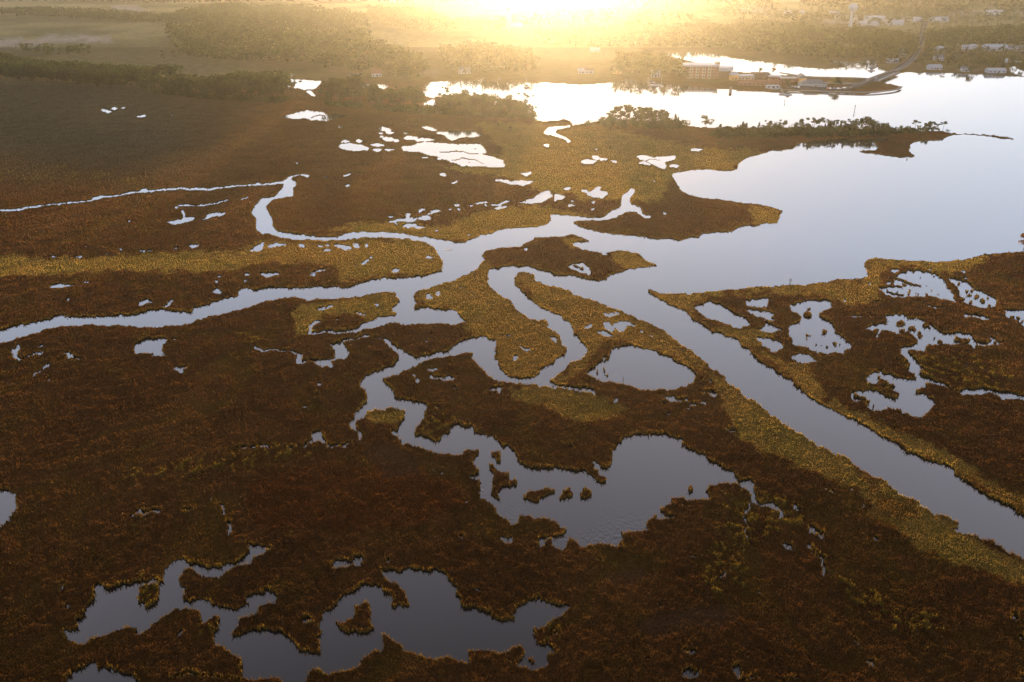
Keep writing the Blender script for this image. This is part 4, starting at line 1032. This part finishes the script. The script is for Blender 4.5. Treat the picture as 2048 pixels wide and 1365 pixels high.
# far bank under the sun
house(929, 147, 14, 9, 3.6, 0, WHITE, PALE, 'white two tier house on the glowing far bank', hip=2, rise=4.5, n=4)
house(754, 153, 11, 8, 3.5, 8, WHITE, REDROOF, 'dark roofed riverside house with a white porch left of the sun glow', rise=4.2, n=3, chimney=True)
house(1163, 147, 8, 7, 3.5, 0, WHITE, PALE, 'left one of two small white houses right under the sun', n=2)
house(1178, 147, 10, 8, 4, 0, WHITE, BROWN, 'right one of two small white houses right under the sun', n=2)
house(1234, 147, 9, 7, 3.5, 5, ORANGE, BROWN, 'small dark cottage with two lit windows on the hazy bank', n=2)
house(1263, 150, 22, 8, 3.4, 0, BROWN, BROWN, 'long dark shed on the hazy bank', name='shed', cat='shed', n=5)
house(1311, 154, 10, 8, 5, -12, WHITE, PALE, 'white two storey house above the boat dock on the hazy bank', n=3, floors=2)
# distant town
far = [(1749, 41, 36, 26, 8, 'large pale hall right of the water tower'), (1738, 52, 34, 18, 6, 'bright white roofed hall just below the pale hall'), (1791, 50, 28, 14, 6, 'white store at the forest edge right of the white roofed hall'),
       (1877, 44, 34, 18, 7, 'lilac roofed store above the road end'), (1588, 31, 44, 18, 7, 'long white hall left of the water tower'), (1669, 33, 22, 16, 8, 'small pale hall between long hall and water tower'),
       (1986, 30, 40, 18, 8, 'white barn in the misty field at the upper right'), (1835, 44, 16, 12, 9, 'narrow white building where the road leaves the woods'), (780, 4, 60, 20, 8, 'long white barn glowing at the top edge'),
       (1025, 56, 40, 16, 6, 'pale barn in the sun glow'), (1190, 104, 14, 9, 5, 'small bright shed on the hazy slope'), (1722, 52, 14, 10, 6, 'small white house at the foot of the water tower')]
for x, y, w, d, h, l in far:
    house(x, y, w, d, h, rd.uniform(-8, 8), WHITE, PALE, l, name='hall' if 'hall' in l else 'barn' if 'barn' in l else 'building', cat='building', rise=rd.choice([.3, 3]), n=4)
# water tower
p = G(1700, 54); s = 1.0
o = empty('water_tower', (p.x, p.y, LAND-.1), label='white ball topped water tower on a slender stem', cat='water tower')
MB().lathe([(4.2, 0), (3.0, 3), (2.3, 8), (2.2, 24), (3.0, 27), (4.2, 29)], 20).build('stem', WHITE, o, smooth=True)
MB().lathe([(4.2, 29.02)]+[(8.6*math.cos(a)*1.0, 35.6+7.4*math.sin(a)) for a in np.linspace(-1.0, 1.5, 14)], 24).build('tank', WHITE, o, smooth=True)
MB().lathe([(8.75, 35.2), (9.2, 35.2), (9.2, 35.8), (8.75, 35.8)], 24).build('balcony_ring', PALE, o)
# silo and poles in the glow
p = G(1018, 60); o = empty('silo', (p.x, p.y, LAND), label='tall slim white silo standing in the sun glow', cat='silo')
MB().lathe([(4, 0), (4, 36)], 16).build('shaft', WHITE, o, smooth=True); MB().lathe([(4.1, 36.02), (3, 39), (.4, 41)], 16).build('dome', PALE, o, smooth=True)
def post(px, py, h, r, name, label, cat, board=True, z=-1.0):
    x, y = gnd(px, py, 0); o = empty(name, (float(x), float(y), z), label=label, cat=cat)
    MB().tube([(0, 0, 0), (0, 0, h-z)], [r, r*.85], 8).build('pole', WOOD, o)
    if board: MB().box(-.55, .55, -.05-r, -r, h-z-1.3, h-z-.3).build('board', WHITE, o)
post(1709, 222, 5, .25, 'channel_marker', 'thin channel marker post standing in the wide river beyond the spit', 'marker')
post(1580, 567, 2.2, .16, 'channel_marker', 'small marker post close to the marsh bank below the open bay', 'marker')
post(1569, 206, 3, .18, 'channel_marker', 'thin marker post in the river off the dock', 'marker')
post(1208, 118, 12, .3, 'utility_pole', 'pale pole on the hazy slope above the two small white houses', 'pole', False, LAND)
post(1246, 766, 2.0, .14, 'stake', 'wooden stake at the lower edge of the round marsh pond', 'stake', False)
post(1814, 319, 1.0, .35, 'buoy', 'little dark buoy off the hooked islet below the spit', 'buoy', False)
# roads
def strip(name, pts, wid, z, m, samples=60, **kw):
    P = [G(x, y) for x, y in pts]; V_ = []; F_ = []
    Q = []
    for i in range(len(P)-1):
        p0, p1, p2, p3 = P[max(i-1, 0)], P[i], P[i+1], P[min(i+2, len(P)-1)]
        for k in range(8):
            t = k/8; Q.append(.5*((2*p1)+(p2-p0)*t+(2*p0-5*p1+4*p2-p3)*t*t+(3*p1-p0-3*p2+p3)*t**3))
    Q.append(P[-1])
    for i, q in enumerate(Q):
        d = (Q[min(i+1, len(Q)-1)]-Q[max(i-1, 0)]).normalized(); n_ = Vector((-d.y, d.x, 0))*wid/2
        V_ += [(q.x-n_.x, q.y-n_.y, z-.9), (q.x-n_.x, q.y-n_.y, z), (q.x+n_.x, q.y+n_.y, z), (q.x+n_.x, q.y+n_.y, z-.9)]
    for i in range(len(Q)-1):
        for a in (0, 1, 2): F_.append((4*i+a, 4*i+4+a, 4*i+5+a, 4*i+1+a))
    return link(name, np_mesh(name, V_, F_, m), **kw), Q
RD = [(1700, 179), (1722, 171), (1742, 162), (1762, 154), (1786, 145), (1808, 133), (1824, 119), (1833, 104), (1838, 90), (1842, 78), (1845, 62), (1848, 44)]
strip('road', RD, 9, 2.3, ASPH, kind='structure')
strip('road_paint', RD, .5, 2.304, PAINTW, kind='structure')
strip('pavement', [(x+6, y+1) for x, y in RD[4:]], 2.2, 2.42, CONC, kind='structure')
strip('parking_strip', [(1575, 175), (1610, 178), (1650, 180), (1700, 179.5)], 13, 2.0, ASPH, kind='structure')
strip('driveway', [(1650, 169), (1680, 170), (1715, 170), (1735, 165)], 6, 2.1, CONC, kind='structure')
strip('path', [(1540, 181), (1600, 183), (1680, 186), (1740, 187), (1790, 182), (1802, 176)], 2.5, 1.8, CONC, kind='structure')
strip('path_far', [(1560, 148), (1620, 156), (1700, 158), (1740, 160)], 4, 1.9, CONC, kind='structure')
# bridge
a, b = G(1745, 161, 2.4), G(1786, 145, 2.4); d = (b-a); L = d.length; o = empty('road_bridge', ((a.x+b.x)/2, (a.y+b.y)/2, 0), math.atan2(d.y, d.x), label='low concrete road bridge joining the shop promontory to the far shore', cat='bridge')
MB().box(-L/2, L/2, -6.6, 6.6, 1.5, 2.28).build('deck', CONC, o)
for s_ in (-1, 1):
    mb = MB().box(-L/2, L/2, s_*6.3-.15, s_*6.3+.15, 2.9, 3.3)
    for k in range(15): x_ = -L/2+.5+k*(L-1)/14; mb.box(x_-.15, x_+.15, s_*6.3-.14, s_*6.3+.14, 2.29, 2.9)
    mb.build('railing', WHITE, o)
for k in range(4): x_ = -L/2+L*(k+.5)/4; MB().box(x_-.5, x_+.5, -6, 6, -1.5, 1.49).build('pier', CONC, o)
# cars
def car(px, py, rz, m, label):
    p = G(px, py, 2.05); o = empty('parked_car', p, R(rz), label=label, cat='car', group='cars along the parking strip and road')
    mb = MB().box(-2.2, 2.2, -.9, .9, .35, .95); n = len(mb.v)
    mb.v += [(-1.6,-.82,.96),(1.2,-.82,.96),(1.2,.82,.96),(-1.6,.82,.96),(-1.1,-.7,1.5),(.6,-.7,1.5),(.6,.7,1.5),(-1.1,.7,1.5)]
    mb.f += [tuple(n+i for i in f) for f in ((4,5,6,7),(0,1,5,4),(1,2,6,5),(2,3,7,6),(3,0,4,7))]
    mb.build('body', m, o)
    for x in (-1.4, 1.4):
        for y in (-.86, .86): MB().tube([(x, y-.12, .34), (x, y+.12, .34)], .34, 10).build('wheel', TYRE, o)
for i, (x, y, rz, k, l) in enumerate([(1655, 178.5, 80, 0, 'red car parked leftmost by the autumn tree'), (1660, 178.5, 80, 1, 'white car parked next to the red one by the autumn tree'), (1677, 179, 5, 1, 'white car just right of the autumn tree'), (1689, 177.5, 0, 1, 'white car parked alone right of the autumn tree'), (1695, 177.5, 0, 3, 'black car at the right end of the parking strip'),
        (1585, 176, 80, 3, 'black car left of the restaurant, nearest the round tree'), (1591, 176, 80, 2, 'blue car parked between two cars left of the restaurant'), (1597, 176.3, 80, 1, 'white car left of the restaurant, nearest its wall'), (1752, 158.5, 35, 2, 'blue car driving at the bridge end'), (1837, 96, 100, 1, 'white car on the road between the woods'), (1668, 179.2, 85, 2, 'blue car right under the autumn tree')]):
    car(x, y, rz, CARM[k], l)
# boats
def boat(px, py, L, rz, label, mast=False, cabin=True):
    x, y = gnd(px, py, 0); o = empty('boat', (float(x), float(y), 0), R(rz), label=label, cat='boat'); w = L*.16
    pts = [(-L/2, -w), (L*.15, -w), (L*.38, -w*.6), (L/2, 0), (L*.38, w*.6), (L*.15, w), (-L/2, w)]
    MB().prism(pts, -.3, .9).build('hull', WHITE, o)
    if cabin: MB().box(-L*.2, L*.12, -w*.6, w*.6, .92, 2.2).build('cabin', GREY, o)
    if mast: MB().tube([(0, 0, .92), (0, 0, L*1.1)], .12, 6).build('mast', PALE, o)
boat(1311, 171, 14, 175, 'largest white cabin boat moored among the piles on the hazy bank')
boat(1302, 166, 9, 170, 'small white boat moored left of the largest cabin boat')
boat(1322, 172, 9, 95, 'white boat end on at the right of the pile moorings', True)
boat(1053, 174, 9, 60, 'lone boat anchored in the bright river under the sun', True)
boat(1743, 134.5, 9, 10, 'small boat at the lagoon jetty, farther one of two')
boat(1743, 142, 9, 5, 'small boat in the lagoon, nearer one of two')
boat(1576, 190.5, 8, 0, 'small boat tied to the right of the long shore dock')
boat(1565, 189.5, 7, 0, 'small boat tied to the left of the long shore dock', False, False)
boat(2032, 125, 14, 0, 'white boat laid up on the lawn at the far right', False)
def dock(px0, py0, px1, py1, w, label, n=6):
    a = Vector((*map(float, gnd(px0, py0, 0)), 0)); b = Vector((*map(float, gnd(px1, py1, 0)), 0)); d = b-a; L = d.length
    o = empty('dock', a, math.atan2(d.y, d.x), label=label, cat='dock')
    MB().box(0, L, -w/2, w/2, .9, 1.15).build('deck', WOOD, o)
    for i in range(n):
        x_ = (i+.5)*L/n
        for s_ in (-1, 1): MB().tube([(x_, s_*(w/2+.15), -1), (x_, s_*(w/2+.15), 2.0)], .15, 6).build('pile', WOOD, o)
dock(1559, 176, 1566, 189, 2.4, 'long timber dock running out from the white trailer')
dock(1566, 189, 1580, 190, 2.4, 'cross head at the outer end of the long timber dock', 4)
dock(1251, 160, 1252, 171, 2, 'left short dock with bare piles on the hazy bank', 3)
dock(1262, 160, 1264, 170, 2, 'middle short dock with bare piles on the hazy bank', 3)
dock(1296, 158, 1298, 172, 2.2, 'dock beside the cabin boats on the hazy bank', 4)
dock(1462, 176, 1460, 190, 2.2, 'short dock in front of the apartment block', 4)
dock(1755, 132, 1744, 137, 2, 'small jetty in the lagoon near the bridge', 4)
dock(1000, 158, 998, 162, 2, 'small pier on the glowing far bank', 3)
# tank on lawn
p = G(2012, 126); o = empty('storage_tank', (p.x, p.y, LAND-.1), label='small upright white tank on the lawn at the far right', cat='tank')
MB().lathe([(1.6, 0), (1.6, 4.6)], 14).build('shell', WHITE, o, smooth=True); MB().lathe([(1.65, 4.62), (1.2, 5.2), (.3, 5.5)], 14).build('lid', PALE, o, smooth=True)
# pale mud bar in the river fork
x, y = gnd(898, 501, 0); th = np.linspace(0, 6.283, 40, endpoint=False)
rad_ = 1+.25*np.sin(th*2+.6)+.12*np.sin(th*5)
Vb = [(float(x), float(y), .07)]+[(float(x)+4.2*r_*k_*math.cos(t)+1.5*k_*math.sin(t), float(y)+3.2*r_*k_*math.sin(t), .07-.2*k_) for k_ in (.6, 1) for t, r_ in zip(th, rad_)]
Fb = [(0, 1+i, 1+(i+1) % 40) for i in range(40)]+[(1+i, 41+i, 41+(i+1) % 40) for i in range(40)]+[(1+i, 41+(i+1) % 40, 1+(i+1) % 40) for i in range(40)]
link('mud_bar', np_mesh('mud_bar', Vb, Fb, SAND, True), kind='structure')
# ------------------------------------------------------------------ haze: one thin homogeneous layer over the whole place
m, nt, out = mat('morning_haze')
vs = N(nt, 'ShaderNodeVolumeScatter', Density=HAZE, Anisotropy=HAZE_G); vs.inputs['Color'].default_value = HAZE_COL
nt.links.new(vs.outputs[0], out.inputs['Volume'])
me = bpy.data.meshes.new('haze'); mb = MB().box(-9000, 9000, -1500, 16000, -3, HAZE_TOP); me.from_pydata(mb.v, [], mb.f); me.materials.append(m)
link('haze', me, kind='structure')
# ------------------------------------------------------------------ light
sun = bpy.data.lights.new('sun', 'SUN'); sun.energy = SUN_E; sun.angle = R(.55); sun.color = (1, .75, .46)
so = bpy.data.objects.new('sun', sun); C.objects.link(so); so.rotation_euler = (-SUN).to_track_quat('-Z', 'Y').to_euler()
w = bpy.data.worlds.new('World'); sc.world = w; w.use_nodes = True; nt = w.node_tree; nt.nodes.clear()
out = nt.nodes.new('ShaderNodeOutputWorld'); bg = nt.nodes.new('ShaderNodeBackground')
sky = nt.nodes.new('ShaderNodeTexSky'); sky.sky_type = 'NISHITA'; sky.sun_disc = False
sky.sun_elevation = SUN_EL; sky.sun_rotation = SUN_AZ; sky.air_density = 1.0; sky.dust_density = 1.5; sky.ozone_density = 2.0
tc = nt.nodes.new('ShaderNodeTexCoord'); sp = nt.nodes.new('ShaderNodeSeparateXYZ'); rp = nt.nodes.new('ShaderNodeValToRGB')
nt.links.new(tc.outputs['Generated'], sp.inputs[0]); nt.links.new(sp.outputs['Z'], rp.inputs[0])
cr = rp.color_ramp; cr.elements[0].position = 0; cr.elements[0].color = (*SKYC[0], 1); cr.elements[1].position = .95; cr.elements[1].color = (*SKYC[-1], 1)
for p_, c_ in zip((.12, .3, .5, .72), SKYC[1:-1]): e = cr.elements.new(p_); e.color = (*c_, 1)
a1 = nt.nodes.new('ShaderNodeVectorMath'); a1.operation = 'SCALE'; a1.inputs['Scale'].default_value = SKY_S
ad = nt.nodes.new('ShaderNodeVectorMath'); ad.operation = 'ADD'
nt.links.new(sky.outputs[0], a1.inputs[0]); nt.links.new(a1.outputs[0], ad.inputs[0]); nt.links.new(rp.outputs[0], ad.inputs[1])
nt.links.new(ad.outputs[0], bg.inputs[0]); bg.inputs[1].default_value = 1.0; nt.links.new(bg.outputs[0], out.inputs[0])
sc.view_settings.view_transform = 'Standard'; sc.view_settings.look = 'None'; sc.view_settings.exposure = 0; sc.view_settings.gamma = 1
sc.render.engine = 'CYCLES'; cy = sc.cycles
cy.use_denoising = True; cy.max_bounces = 6; cy.diffuse_bounces = 3; cy.glossy_bounces = 3; cy.volume_bounces = 1; cy.transparent_max_bounces = 4; cy.transmission_bounces = 2
cy.sample_clamp_indirect = 6
